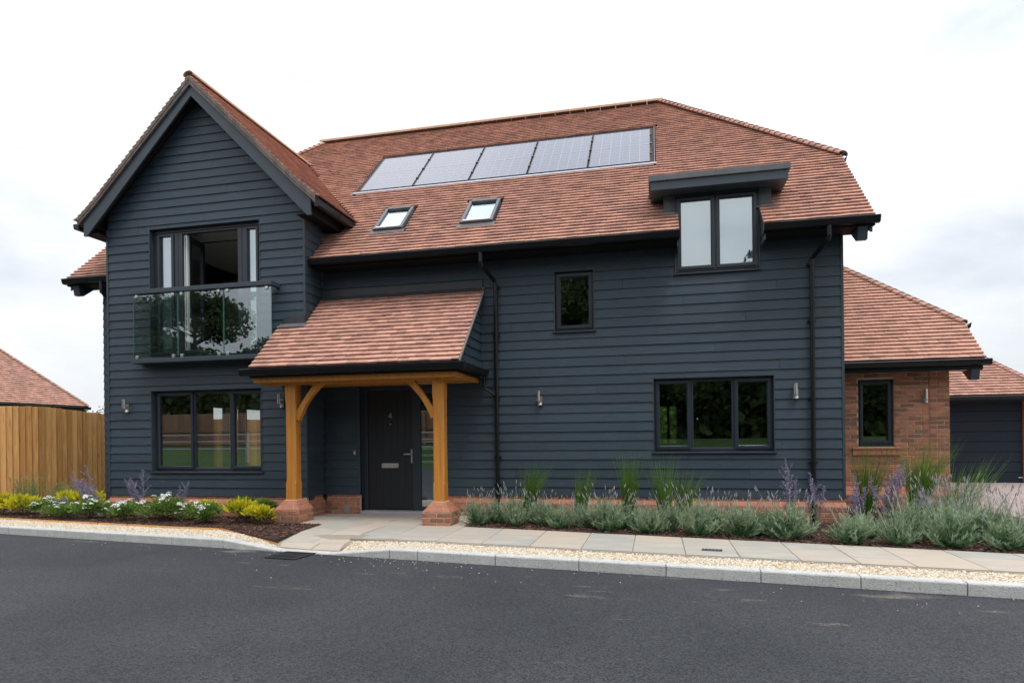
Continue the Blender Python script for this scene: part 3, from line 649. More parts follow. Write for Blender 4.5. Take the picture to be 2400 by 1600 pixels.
# ---- roof
CO, SI = math.cos(R(43)), math.sin(R(43))
def vy(y): return (y + .42) / CO
def vz(z): return (z - 4.27) / SI
VR = vy(4.05)
main_poly = [(-10.72, 0), (3.02, 0), (3.02, vz(5.80)), (.15, VR), (-7.83, VR), (-10.72, vz(5.80))]
HOLES = [(.365, 1.555, -1, .574), (.31, 1.57, .57, .98), (-5.86, .05, 2.665, 4.66), (-4.86, -4.235, .80, 1.80), (-3.255, -2.605, .78, 1.78)]
def main_skip(q, cu, cv):
    y = cv * CO - .42; z = 4.27 + cv * SI; dx = abs(cu - XG); zg = 7.43 - GS * dx
    if dx < 1.99 and z < zg + .03: return []
    if dx < 2.40 and 5.06 < z < zg + .03: return []
    for h in HOLES:
        if q and min(p[0] for p in q) < h[1] and max(p[0] for p in q) > h[0] and min(p[1] for p in q) < h[3] and max(p[1] for p in q) > h[2]:
            ps = subtract([q], h); q = max(ps, key=area) if ps else []
    return q
ub = MB(); polys = [main_poly]
for h in HOLES[:2] + HOLES[3:] + [(GL + .02, GR - .02, -1, vz(5.06))]: polys = subtract(polys, h)
Vm = Vector((0, CO, SI)); Nm = Vector((0, -SI, CO)); Om = Vector((0, -.42, 4.27))
for p in polys:
    t = [Om + X * q[0] + Vm * q[1] - Nm * .004 for q in p]; ub.loft([v - Nm * .05 for v in t], t)
rear = [Vector((q[0], 8.1 - (Om + Vm * q[1]).y, (Om + Vm * q[1]).z)) for q in main_poly]; ub.loft([v - Z * .06 for v in rear], rear)
for xx, xt in ((3.02, .15), (-10.72, -7.83)):
    tri = [Vector((xx, 1.22, 5.80)), Vector((xx, 6.88, 5.80)), Vector((xt, 4.05, 8.44))]; ub.loft([v - Z * .06 for v in tri], tri)
    g = [Vector((xx - (.3 if xx > 0 else -.3), y, z)) for y, z in ((-.02, 4.3), (8.1, 4.3), (6.9, 5.75), (1.2, 5.75))]; ub.loft([v - X * .04 for v in g], g)
roof = obj('roof', ub, M['tilebase'], house)
t = tile_plane(Om, X, Vm, main_poly, main_skip); o = obj('roof_tile', t, M['tile'], roof); o['kind'] = 'stuff'
t = tile_plane((3.02, 4.05, 5.80), Y, (-1, 0, .92), [(-2.83, 0), (2.83, 0), (0, 3.9)]); o = obj('roof_tile', t, M['tile'], roof); o['kind'] = 'stuff'
t = tile_plane((-10.72, 4.05, 5.80), -Y, (1, 0, .915), [(-2.83, 0), (2.83, 0), (0, 3.92)]); o = obj('roof_tile', t, M['tile'], roof); o['kind'] = 'stuff'
ridge_tiles(roof, (-7.95, 4.05, 8.50), (.22, 4.05, 8.50), r=.115, step=.34)
bonnets(roof, (3.06, 1.19, 5.83), (.19, 4.02, 8.50), 37)
bonnets(roof, (-10.76, 1.19, 5.80), (-7.9, 4.02, 8.455), 37)
# verge, fascia, soffit and gutters of the main roof
def gutter(parent, a, b, axis='x', y=-.42, z=4.27, sgn=-1):
    pr = [(.075, 0), (.098, -.012), (.088, -.055), (.075, -.096), (.04, -.106), (.0, -.106), (-.02, -.096), (-.02, 0), (-.012, 0), (-.012, -.09), (.068, -.088), (.080, -.05), (.067, 0)]
    m = MB()
    if axis == 'x': A = [(a, y + sgn * p[0], z + p[1]) for p in pr]; B = [(b, y + sgn * p[0], z + p[1]) for p in pr]
    else: A = [(y + sgn * p[0], a, z + p[1]) for p in pr]; B = [(y + sgn * p[0], b, z + p[1]) for p in pr]
    m.loft(A, B, False, False)
    cap = [pr[i] for i in (0, 1, 2, 3, 4, 5, 6, 7)]
    for q in (a, b):
        C1 = [(q - .002, y + sgn * p[0], z + p[1]) if axis == 'x' else (y + sgn * p[0], q - .002, z + p[1]) for p in cap]
        C2 = [(q + .002, y + sgn * p[0], z + p[1]) if axis == 'x' else (y + sgn * p[0], q + .002, z + p[1]) for p in cap]; m.loft(C1, C2)
    g = obj('gutter', m, M['black'], parent)
    n = max(1, int(abs(b - a) / .85)); 
    for k in range(n):
        c = a + (b - a) * (k + .5) / n; q = MB(); big = [(p[0] * 1.03 + .003, p[1] - .003) for p in cap[1:]]
        if axis == 'x': q.loft([(c - .014, y + sgn * p[0], z + p[1]) for p in big], [(c + .014, y + sgn * p[0], z + p[1]) for p in big])
        else: q.loft([(y + sgn * p[0], c - .014, z + p[1]) for p in big], [(y + sgn * p[0], c + .014, z + p[1]) for p in big])
        obj('gutter_clip', q, M['black'], g)
    return g
for a, b in ((GR + .02, .372), (1.548, 3.07), (-10.77, GL - .02)):
    gutter(house, a, b)
    bx('fascia', M['dark'], house, a + .01, b - .01 if b < 3 else b - .04, -.40, -.375, 4.145, 4.25)
    bx('soffit', M['dark'], house, a + .01, b - .01 if b < 3 else b - .05, -.376, .0, 4.145, 4.165)
for xv, s in ((3.0, 1), (-10.70, -1)):     # barge boards with a spur at the foot
    m = MB(); th = .035 * s
    pf = [(-.38, 4.06), (-.38, 4.27), (1.30, 4.27 + 1.68 * TAN), (1.30, 4.06 + 1.68 * TAN)]; m.loft([(xv - th, y, z) for y, z in pf], [(xv, y, z) for y, z in pf]); obj('barge_board', m, M['trim'], house)
    m = MB(); sp = [(-.40, 4.16), (-.36, 3.97), (-.28, 3.97), (-.02, 4.16)]; m.loft([(xv - .19 * s, y, z) for y, z in sp], [(xv - .06 * s, y, z) for y, z in sp]); obj('eaves_spur', m, M['trim'], house)
    m = MB(); vq = [(xv + .02 * s, 1.22, 5.70), (xv + .12 * s, 1.22, 5.80), (xv + .10 * s, 1.22, 5.71), (xv + .02 * s, 1.22, 5.62)]; m.loft(vq, [(p[0], 6.9, p[2]) for p in vq]); obj('gutter', m, M['black'], house)
# gable roof
vg = Vector((0, 0, 0)); ss = math.sqrt(1 + GS * GS)
gr = MB()
for s in (1, -1):
    e0, ap = Vector((XG + s * 2.36, 0, 5.13)), Vector((XG, 0, 7.43)); nn = Vector((s * GS, 0, 1)).normalized()
    f = [e0 + Y * -.79, e0 + Y * .5, ap + Y * 2.97, ap + Y * -.79]; f = [p - nn * .012 for p in f]; gr.loft([p - nn * .07 for p in f], f)
groof = obj('gable_roof', gr, M['tilebase'], house)
vl = 2.36 * ss; ym = lambda z: -.42 + (z - 4.27) / TAN
def val(y): return y + .84
t = tile_plane((XG + 2.36, -.84, 5.13), Y, (-1, 0, GS), [(0, 0), (val(ym(5.13)), 0), (val(ym(7.43)) + .02, vl), (0, vl)], bell=.05); o = obj('roof_tile', t, M['tile'], groof); o['kind'] = 'stuff'
t = tile_plane((XG - 2.36, -.84, 5.13), -Y, (1, 0, GS), [(0, 0), (-val(ym(5.13)), 0), (-val(ym(7.43)) - .02, vl), (0, vl)], bell=.05); o = obj('roof_tile', t, M['tile'], groof); o['kind'] = 'stuff'
ridge_tiles(groof, (XG, -.86, 7.475), (XG, 2.98, 7.475), r=.105, step=.33)
for s in (1, -1):
    m = MB(); pts = [(XG + s * 0.0, 7.305), (XG + s * 2.24, 7.305 - 2.24 * GS + .035), (XG + s * 2.24, 4.90), (XG + s * 2.17, 4.90), (XG + s * 0.0, 7.13)]
    m.loft([(x, -.76, z) for x, z in pts], [(x, -.80, z) for x, z in pts]); obj('barge_board', m, M['trim'], house, label='mitred grey barge board of the gable')
    m = MB(); pts = [(XG, 7.335), (XG + s * 2.34, 7.335 - 2.34 * GS + .05), (XG + s * 2.34, 7.307 - 2.34 * GS + .05), (XG, 7.307)]
    m.loft([(x, -.74, z) for x, z in pts], [(x, -.835, z) for x, z in pts]); obj('verge_strip', m, M['lead'], house)
    ve = MB(); nq = 31; dv = 2.34 / nq
    for q in range(nq):     # bedded ends of the tile courses
        xa, xb = XG + s * q * dv, XG + s * (q + 1) * dv; za, zb = 7.43 - q * dv * GS, 7.43 - (q + 1) * dv * GS
        bl = .05 * max(0, 1 - (nq - q) / 7.5) ** 2; ve.cur = random.random()
        for (e0, e1, yy) in ((-.098, -.05, -.838), (-.048, .016, -.846)):
            pp = [(xa, za + e0 + bl), (xb, zb + e0 + bl), (xb, zb + e1 + bl + .022), (xa, za + e1 + bl)]; ve.loft([(x, -.70, z) for x, z in pp], [(x, yy, z) for x, z in pp])
    obj('verge_tiles', ve, M['verge'], house)
    m = MB(); pts = [(XG, 7.33), (XG + s * 2.22, 7.33 - 2.22 * GS), (XG + s * 2.22, 7.30 - 2.22 * GS), (XG, 7.30)]
    m.loft([(x, YF, z) for x, z in pts], [(x, -.76, z) for x, z in pts]); obj('soffit', m, M['dark'], house)
    xe = XG + s * 2.22
    m = MB(); m.box(min(xe, XG + s * 1.96), max(xe, XG + s * 1.96), -.755, .55, 4.93, 4.95); obj('soffit', m, M['dark'], house)
    m = MB(); m.box(xe - .012, xe + .012, -.755, .55, 4.92, 5.12); obj('fascia', m, M['dark'], house)
    gutter(house, -.83, .52, 'y', XG + s * 2.34, 5.12, s)
# dormer
m = MB(); m.box(-.045, 1.92, -.30, .75, 4.955, 5.085); dorm = obj('dormer_roof', m, M['trim'], house, bevel=.004)
m = MB(); m.box(-.075, 1.95, -.325, .95, 5.087, 5.178); obj('dormer_edge', m, M['lead'], dorm, bevel=.008)
bx('edge_joint', M['lead'], dorm, .90, .915, -.328, .2, 5.09, 5.181)
for a, b, c, d in ((.15, .312, .10, .36), (1.556, 1.735, 1.51, 1.77)):
    bx('dormer_cheek', M['lead'], dorm, a, b, .012, .5, 4.55, 4.954)
    m = MB(); q = [(c, -.06, 4.27 + .36 * TAN + .05), (d, -.06, 4.27 + .36 * TAN + .05), (d, .06, 4.27 + .48 * TAN + .05), (c, .06, 4.27 + .48 * TAN + .05)]; m.loft([(p[0], p[1], p[2] - .012) for p in q], q); obj('lead_apron', m, M['lead'], dorm)
for xx, s in ((.355, -1), (1.565, 1)):
    m = MB(); pf = [(-.40, 4.06), (-.40, 4.26), (.0, 4.26 + .4 * TAN), (.0, 4.06)]; m.loft([(xx, y, z) for y, z in pf], [(xx + .02 * s, y, z) for y, z in pf]); obj('eaves_return', m, M['trim'], house)
# rooflights
def V3(x, y, h): return Om + X * x + Vm * vy(y) + Nm * h
for k, (x0, x1, ya, yb) in enumerate(((-4.82, -4.275, .19, .80), (-3.215, -2.645, .17, .79))):
    def hb(m, a, b, c, d, h0, h1): m.hexa([V3(a, c, h0), V3(b, c, h0), V3(b, d, h0), V3(a, d, h0), V3(a, c, h1), V3(b, c, h1), V3(b, d, h1), V3(a, d, h1)])
    m = MB(); wq = .055
    hb(m, x0, x0 + wq, ya, yb, -.03, .085); hb(m, x1 - wq, x1, ya, yb, -.03, .085); hb(m, x0 + wq, x1 - wq, ya, ya + .04, -.03, .08); hb(m, x0 + wq, x1 - wq, yb - .05, yb, -.03, .10)
    rl = obj('rooflight', m, M['lead'], house, bevel=.006, label=['left of the two small rooflights', 'right of the two small rooflights'][k])
    m = MB(); hb(m, x0 + wq, x1 - wq, ya + .04, yb - .05, .05, .056); obj('pane', m, M['glass'], rl)
    m = MB(); hb(m, x0 + wq - .01, x1 - wq + .01, ya + .03, yb - .05, .02, .03); obj('pale_backing', m, M['white'], rl)  # white sheet added below the pane to whiten it
    m = MB(); hb(m, x0 - .05, x1 + .05, ya - .09, ya, .03, .045); obj('flashing', m, M['lead'], rl)
    m = MB(); hb(m, x0 + wq, x1 - wq, ya + .005, ya + .035, .08, .10); obj('handle_bar', m, M['alu'], rl)

# ---- solar array: five panels, each a thing
SX0, SP = -5.775, 1.147
yb0, yb1 = 1.605, 2.885
ords = ['leftmost', 'second from left', 'middle', 'second from right', 'rightmost']
def HB(m, a, b, c, d, h0, h1): m.hexa([V3(a, c, h0), V3(b, c, h0), V3(b, d, h0), V3(a, d, h0), V3(a, c, h1), V3(b, c, h1), V3(b, d, h1), V3(a, d, h1)])
m = MB(); HB(m, -5.86, .05, 1.53, 2.99, -.05, -.035); obj('solar_tray', m, M['black'], house)
m = MB(); HB(m, -5.90, .06, 1.515, 1.565, .03, .042); obj('pale_flashing', m, M['flashing'], house)
m = MB(); HB(m, .015, .03, 1.60, 2.96, .01, .03); obj('pale_flashing', m, M['lead'], house)
for k in range(5):
    a, b = SX0 + k * SP + .012, SX0 + (k + 1) * SP - .012; pc = V3((a + b) / 2, yb0, 0)
    p = thing('solar_panel', '%s of the five dark solar panels on the tiled roof' % ords[k], 'solar panel', pc, 'solar panels in a row on the roof')
    m = MB(); f = .012
    HB(m, a, a + f, yb0, yb1, .0, .04); HB(m, b - f, b, yb0, yb1, .0, .04); HB(m, a + f, b - f, yb0, yb0 + f, .0, .04); HB(m, a + f, b - f, yb1 - f, yb1, .0, .04)
    obj('frame', m, M['black'], p)
    m = MB(); HB(m, a + f, b - f, yb0 + f, yb1 - f, .02, .034); obj('cell_sheet', m, M['cell'], p)
    for q in range(1, 6): c = a + f + (b - a - 2 * f) * q / 6; m = MB(); HB(m, c - .004, c + .004, yb0 + f, yb1 - f, .034, .0355); obj('grid_line', m, M['busbar'], p)
    m = MB(); c = (yb0 + yb1) / 2; HB(m, a + f, b - f, c - .006, c + .006, .034, .036); obj('grid_line', m, M['busbar'], p)
    for q in range(1, 12):
        if q == 6: continue
        m = MB(); c = yb0 + f + (yb1 - yb0 - 2 * f) * q / 12; HB(m, a + f, b - f, c - .0012, c + .0012, .034, .0348); obj('grid_line', m, M['busbar'], p)
    for q in (.22, .5, .78): 
        m = MB(); c = yb0 + (yb1 - yb0) * q; HB(m, b - .012, b + .03, c - .018, c + .018, .036, .055); obj('clamp', m, M['black'], p)

# ---- porch
XP0, XP1 = -6.18, -2.77
oak = M['oak']
def post(cx, cy, z0, z1, w=.0875):
    m = MB()
    def ring(z, c): return [(cx - w + c, cy - w, z), (cx + w - c, cy - w, z), (cx + w, cy - w + c, z), (cx + w, cy + w - c, z), (cx + w - c, cy + w, z), (cx - w + c, cy + w, z), (cx - w, cy + w - c, z), (cx - w, cy - w + c, z)]
    zs = [(z0, .002), (z0 + .25, .002), (z0 + .30, .02), (z1 - .32, .02), (z1 - .27, .002), (z1, .002)]
    for i in range(len(zs) - 1): m.loft(ring(*zs[i]), ring(*zs[i + 1]), i == 0, i == len(zs) - 2)
    return obj('porch_post', m, oak, house)
PC = {'R': (-3.19, -1.085), 'L': (-5.655, -1.085)}
for k, (cx, cy) in PC.items():
    post(cx, cy, .278, 2.12); s = 1 if k == 'L' else -1
    m = MB()    # curved brace
    A = Vector((cx + s * .075, 0, 1.56)); B = Vector((cx + s * .50, 0, 2.14)); n = 8
    outer, inner = [], []
    for i in range(n + 1):
        t_ = i / n; p = A.lerp(B, t_); bow = math.sin(t_ * math.pi) * .05; d = (B - A).normalized(); nv = Vector((-d.z * s, 0, d.x * s)) * 1.0
        outer.append(p + nv * (.06 + bow * .2)); inner.append(p - nv * (.06 - bow * 1.0) if True else p)
    for i in range(n):
        q = [outer[i], outer[i + 1], inner[i + 1], inner[i]]; m.loft([(v.x, cy - .045, v.z) for v in q], [(v.x, cy + .045, v.z) for v in q], True, True)
    obj('porch_brace', m, oak, house)
bx('porch_beam', oak, house, -6.2, -2.87, -1.335, -1.30, 2.128, 2.225, bevel=.004)
bx('porch_beam', oak, house, -2.905, -2.87, -1.30, -.02, 2.128, 2.225, bevel=.004)
bx('porch_beam', oak, house, -6.2, -6.165, -1.30, YF - .03, 2.128, 2.225, bevel=.004)
bx('porch_beam', oak, house, -6.16, -2.91, -1.19, -1.0, 2.10, 2.20)
for k in range(8): bx('ceiling_board', oak, house, -6.165, -2.906, -1.298 + k * .16, -1.141 + k * .16, 2.135, 2.15) if -1.141 + k * .16 < YF else bx('ceiling_board', oak, house, GR + .03, -2.906, -1.298 + k * .16, min(-.03, -1.141 + k * .16), 2.135, 2.15)
lm = MB(); lm.tube([(-5.05, -.8, 2.128), (-5.05, -.8, 2.134)], .035, 14); obj('porch_downlight', lm, M['silver'], house)
bx('fascia', M['black'], house, -6.22, -2.86, -1.40, -1.337, 2.20, 2.31); bx('fascia', M['black'], house, -2.868, -2.84, -1.40, -.02, 2.20, 2.31)
gutter(house, -6.33, -2.68, 'x', -1.42, 2.335, -1); gutter(house, -1.40, -.05, 'y', -2.78, 2.335, 1)
Op = Vector((0, -1.45, 2.34)); VP = 1.45 / CO
ppoly = [(XP0, 0), (XP1, 0), (XP1, VP), (XP0, VP)]; PH = (-7, GR + .02, (1.45 + YF - .02) / CO, 3)
pb = MB()
for p in subtract([ppoly], PH):
    tt = [Op + X * q[0] + Vm * q[1] - Nm * .004 for q in p]; pb.loft([v - Nm * .06 for v in tt], tt)
proof = obj('porch_roof', pb, M['tilebase'], house)
variants = []
for k in range(10):
    m = MB(); m.cur = k / 9; L1 = GAUGE * 1.22; m.box(0, TW - .003, 0, L1, -.026, 0); variants.append(m.mesh('roof_tile', M['tile']))
cnt = [0]; rest = MB()
def single(bot, top):
    cnt[0] += 1
    if cnt[0] > 300: rest.cur = random.random(); rest.loft(bot, top); return
    e1, e2 = top[1] - top[0], top[3] - top[0] if len(top) == 4 else Vector()
    if len(top) == 4 and abs(e1.length - (TW - .003)) < .002 and abs(e2.length - GAUGE * 1.22) < .006:
        o = link('roof_tile', random.choice(variants), proof); x_ = e1.normalized(); z_ = x_.cross(e2).normalized(); y_ = z_.cross(x_)
        o.matrix_local = Matrix((( x_.x, y_.x, z_.x, top[0].x), (x_.y, y_.y, z_.y, top[0].y), (x_.z, y_.z, z_.z, top[0].z), (0, 0, 0, 1)))
    else:
        m = MB(); m.cur = random.random(); m.loft(bot, top); obj('roof_tile', m, M['tile'], proof)
def pskip(q, cu, cv):
    ps = subtract([q], PH) if min(p[0] for p in q) < PH[1] and max(p[1] for p in q) > PH[2] else [q]
    return max(ps, key=area) if ps else []
tile_plane(Op, X, Vm, ppoly, pskip, single=single, jit=1.3)
if rest.f: o = obj('roof_tile', rest, M['tile'], proof); o['kind'] = 'stuff'
def slope_box(name, mt, par, x0, x1, ya, yb, h0, h1, O=Op):
    m = MB(); f = lambda x, y, h: Vector((x, y, O.z + (y - O.y) * TAN)) + Nm * h
    m.hexa([f(x0, ya, h0), f(x1, ya, h0), f(x1, yb, h0), f(x0, yb, h0), f(x0, ya, h1), f(x1, ya, h1), f(x1, yb, h1), f(x0, yb, h1)]); return obj(name, m, mt, par)
slope_box('lead_flashing', M['darklead'], proof, GR + .01, XP1 - .02, -.10, -.02, .035, .05)
bx('lead_flashing', M['darklead'], proof, GR + .01, XP1 - .02, -.035, -.012, 3.70, 3.835)
slope_box('lead_flashing', M['lead'], proof, -6.16, GR + .04, YF - .10, YF - .03, .036, .05)
bx('lead_flashing', M['darklead'], proof, -6.12, GR - .0, YF - .032, YF - .012, 3.16, 3.30)  # wall upstand, near-black for the dark gap above the sloped lead
slope_box('verge_strip', M['flashing'], proof, XP1 - .03, XP1 + .005, -1.43, -.04, -.03, .008)
slope_box('verge_strip', M['flashing'], proof, XP0 - .005, XP0 + .03, -1.43, YF - .04, -.03, .008)
wc = core('cheek_wall', house, (-2.83, 0, 0), Y, X, -1.38, -.03, 2.25, 3.7, clips=[(-TAN, 1, 2.26 + 1.45 * TAN)], th=.05)
boards(wc, (-2.83, 0, 0), Y, X, -1.40, -.006, 2.21, 3.75, clips=[(-TAN, 1, 2.27 + 1.45 * TAN), (0, -1, -2.31)])
wc2 = core('cheek_wall', house, (-6.13, 0, 0), Y, -X, -1.38, YF - .03, 2.25, 3.7, clips=[(-TAN, 1, 2.26 + 1.45 * TAN)], th=.05)
# downpipes
def pipe(name, pts, r, clips_z, cx, cy):
    m = MB(); m.tube(pts, r, 12); p = obj(name, m, M['black'], house, smooth=False)
    for z in clips_z: q = MB(); q.tube([(cx, cy, z - .02), (cx, cy, z + .02)], r * 1.22, 12); q.box(cx - .06, cx + .06, cy + .02, cy + .05, z - .012, z + .012); obj('pipe_clip', q, M['black'], p)
    return p
pipe('downpipe', [(-2.70, -.46, 4.18), (-2.70, -.46, 4.02), (-2.69, -.44, 3.97), (-2.57, -.09, 3.80), (-2.56, -.07, 3.76), (-2.555, -.065, -.06)], .034, [3.7, 2.9, 1.9, .9, .45], -2.557, -.065)
pipe('downpipe', [(2.42, -.46, 4.18), (2.42, -.46, 4.04), (2.41, -.44, 3.99), (2.29, -.09, 3.84), (2.275, -.07, 3.80), (2.265, -.065, -.06)], .034, [3.74, 2.9, 1.75, .8], 2.267, -.065)
pipe('downpipe', [(-2.76, -.12, 2.24), (-2.76, -.12, 2.06), (-2.75, -.11, 2.03), (-2.60, -.07, 1.93), (-2.57, -.065, 1.91)], .022, [], 0, 0)
pipe('downpipe', [(-9.93, -.46, 4.18), (-9.93, -.46, 3.98), (-9.90, -.40, 3.92), (-9.80, -.1, 3.80), (-9.79, -.07, 3.7), (-9.79, -.065, -.06)], .034, [], 0, 0)

# ---- brickwork
def jb(b): return [Vector(p) for p in b]
BV = {}
def brick_mesh(Lb, H, D, v, mt):
    k = (round(Lb, 3), round(H, 3), D, v, mt)
    if k not in BV:
        m = MB(); r_ = random.Random(v * 7 + 1); e = lambda: r_.uniform(-.0022, .0022); c = .004
        # slightly worn edges: chamfered front
        F0 = [(0 + e(), 0, 0 + e()), (Lb + e(), 0, 0 + e()), (Lb + e(), 0, H + e()), (0 + e(), 0, H + e())]
        F1 = [(x + (c if x < Lb / 2 else -c), -c, z + (c if z < H / 2 else -c)) for x, y, z in F0]
        Bk = [(x, D, z) for x, y, z in F0]
        m.loft(Bk, F0, True, False); m.loft(F0, F1, False, True); BV[k] = m.mesh('brick', M[mt])
    return BV[k]
def brick(parent, O, U, Nn, u, z, Lb, H=.065, D=.06, mt='brick', off=0):
    U, Nn = Vector(U), Vector(Nn); o = link('brick', brick_mesh(Lb, H, D, random.randrange(3), mt), parent)
    p = Vector(O) + U * u + Z * z + Nn * (off + rnd(-.0015, .0015)); yv = -Nn
    o.matrix_local = Matrix(((U.x, yv.x, 0, p.x), (U.y, yv.y, 0, p.y), (U.z, yv.z, 1, p.z), (0, 0, 0, 1)))
def course(parent, O, U, Nn, u0, u1, z, shift, holes=(), mt='brick', H=.065, off=0):
    u = u0 - (.1125 if shift else 0)
    while u < u1 - .01:
        a, b = max(u, u0) + .005, min(u + .225, u1) - .005
        segs = [(a, b)]
        for h in holes:
            if z + H > h[2] + .01 and z < h[3] - .01: segs = [s for (p, q) in segs for s in ((p, min(q, h[0] - .003)), (max(p, h[1] + .003), q)) if s[1] - s[0] > .02]
        for p, q in segs:
            if q - p > .02: brick(parent, O, U, Nn, p, z, q - p, H, mt=mt, off=off)
        u += .225
def sloped(parent, O, U, Nn, u0, u1, z0, z1, o0, o1, mt='brickred', Lb=.225):
    O, U, Nn = Vector(O), Vector(U), Vector(Nn); n = max(1, round((u1 - u0) / Lb)); d = (u1 - u0) / n
    for k in range(n):
        a, b = u0 + k * d + .005, u0 + (k + 1) * d - .005; m = MB(); P = lambda u, z, o: O + U * u + Z * z + Nn * o
        m.hexa([P(a, z0, -.04), P(b, z0, -.04), P(b, z0, o0), P(a, z0, o0), P(a, z1, -.04), P(b, z1, -.04), P(b, z1, o1), P(a, z1, o1)]); obj('brick', m, M[mt], parent)
def plinth(O, U, Nn, u0, u1, seed=0):
    O, U, Nn = Vector(O), Vector(U), Vector(Nn); m = MB(); P = lambda u, z, o: O + U * u + Z * z + Nn * o
    m.hexa([P(u0, -.2, -.08), P(u1, -.2, -.08), P(u1, -.2, .044), P(u0, -.2, .044), P(u0, .135, -.08), P(u1, .135, -.08), P(u1, .135, .044), P(u0, .135, .044)])
    m.hexa([P(u0, .136, -.08), P(u1, .136, -.08), P(u1, .136, .042), P(u0, .136, .042), P(u0, .214, -.08), P(u1, .214, -.08), P(u1, .214, -.014), P(u0, .214, -.014)])
    m.hexa([P(u0, .215, -.08), P(u1, .215, -.08), P(u1, .215, -.014), P(u0, .215, -.014), P(u0, .262, -.08), P(u1, .262, -.08), P(u1, .262, -.014), P(u0, .262, -.014)])
    pl = obj('plinth', m, M['mortar'], house)
    for k, z in enumerate((-.082, -.007, .068)): course(pl, O, U, Nn, u0, u1, z, (k + seed) % 2, off=.05)
    sloped(pl, O, U, Nn, u0, u1, .143, .208, .05, -.006)
    course(pl, O, U, Nn, u0, u1, .218, seed % 2, H=.038, off=-.008)
plinth((0, 0, 0), X, -Y, -3.55, XR, 0)
plinth((0, 0, 0), X, -Y, GR + .05, -5.03, 1)
plinth((0, YF, 0), X, -Y, GL, GR, 0)
plinth((GR, 0, 0), Y, X, YF + .0, -.05, 1)
bx('vent_cover', M['alu'], house, -5.33, -5.23, -.062, -.052, -.06, .08, bevel=.003)
def pier(cx, cy):
    m = MB(); h = .216
    m.box(cx - h, cx + h, cy - h, cy + h, -.2, .125)
    def ring(z, r_): return [(cx - r_, cy - r_, z), (cx + r_, cy - r_, z), (cx + r_, cy + r_, z), (cx - r_, cy + r_, z)]
    m.loft(ring(.1255, .214), ring(.203, .158)); m.loft(ring(.2035, .156), ring(.278, .10))
    p = obj('pier', m, M['mortar'], house)
    sides = [((cx - .22, cy - .22, 0), X, -Y), ((cx + .22, cy - .22, 0), Y, X), ((cx + .22, cy + .22, 0), -X, Y), ((cx - .22, cy + .22, 0), -Y, -X)]
    for s, (O, U, Nn) in enumerate(sides):
        for k, z in enumerate((-.098, -.023, .055)): course(p, O, U, Nn, .0, .44, z, (k + s) % 2)
        for (z0, z1, r0, r1) in ((.133, .198, .22, .163), (.208, .274, .163, .106)):
            c = Vector((cx, cy, 0)); P = lambda f, z, r_: c + Nn * r_ + U * (f * r_) + Z * z
            cut = [-1, -.35, .55, 1] if s % 2 == 0 else [-1, .1, 1]
            for a, b in zip(cut[:-1], cut[1:]):
                m = MB(); g = .02; a2, b2 = a + (0 if a == -1 else g), b - (0 if b == 1 else g)
                m.hexa([P(a2, z0, r0 - .03), P(b2, z0, r0 - .03), P(b2, z0, r0), P(a2, z0, r0), P(a2, z1, r1 - .03), P(b2, z1, r1 - .03), P(b2, z1, r1), P(a2, z1, r1)]); obj('brick', m, M['brickred'], p)
for c in PC.values(): pier(*c)

# ---- balcony
bal = thing('balcony', 'glass fronted juliet balcony with dark handrail on the gable', 'balcony', (-7.58, -.7, 2.6))
bx('handrail', M['trim'], bal, -8.96, -6.19, -.83, -.73, 3.795, 3.872, bevel=.006)
for x in (-8.96, -6.27): bx('rail_bracket', M['trim'], bal, x, x + .08, -.73, YF - .006, 3.80, 3.865)
bx('base_rail', M['trim'], bal, -8.96, -6.19, -.84, YF - .006, 2.585, 2.66, bevel=.006)
for k, (a, b) in enumerate(((-8.93, -8.03), (-8.02, -7.13), (-7.12, -6.215))):
    g = bx('glass_panel', M['balglass'], bal, a, b, -.79, -.78, 2.70, 3.775)
    for x in (a, b - .004): bx('glass_edge', M['glassedge'], g, x, x + .004, -.791, -.779, 2.70, 3.775)
    for z in (2.665, 3.735):
        for x in (a + .05, b - .11): bx('clamp', M['silver'], g, x, x + .055, -.808, -.762, z, z + .055, bevel=.006)

# ---- wall lights
def wall_light(x, y, z, label):
    t = thing('wall_light', label, 'wall light', (x, y, z), 'steel wall lights on the house front')
    bx('back_plate', M['silver'], t, x - .035, x + .04, y - .03, y, z - .11, z + .03, bevel=.006)
    m = MB(); m.tube([(x - .012, y - .085, z - .05), (x - .012, y - .085, z + .12)], .031, 16); obj('lamp_tube', m, M['silver'], t)
    bx('bracket', M['silver'], t, x - .022, x + .0, y - .09, y - .02, z - .03, z + .01)
    m = MB(); m.tube([(x + .01, y - .05, z - .105), (x + .01, y - .05, z - .065)], [.026, .018], 12); obj('sensor', m, M['white'], t)
wall_light(-9.27, YF, 1.86, 'steel wall light left of the window under the balcony')
wall_light(-6.17, YF, 1.88, 'steel wall light half hidden behind the left porch post')
wall_light(-1.845, 0, 1.85, 'steel wall light right of the porch and black downpipe')
wall_light(2.035, 0, 1.865, 'steel wall light between the wide window and the right downpipe')
wall_light(4.48, 1.94, 1.84, 'steel wall light on the red brick wall')

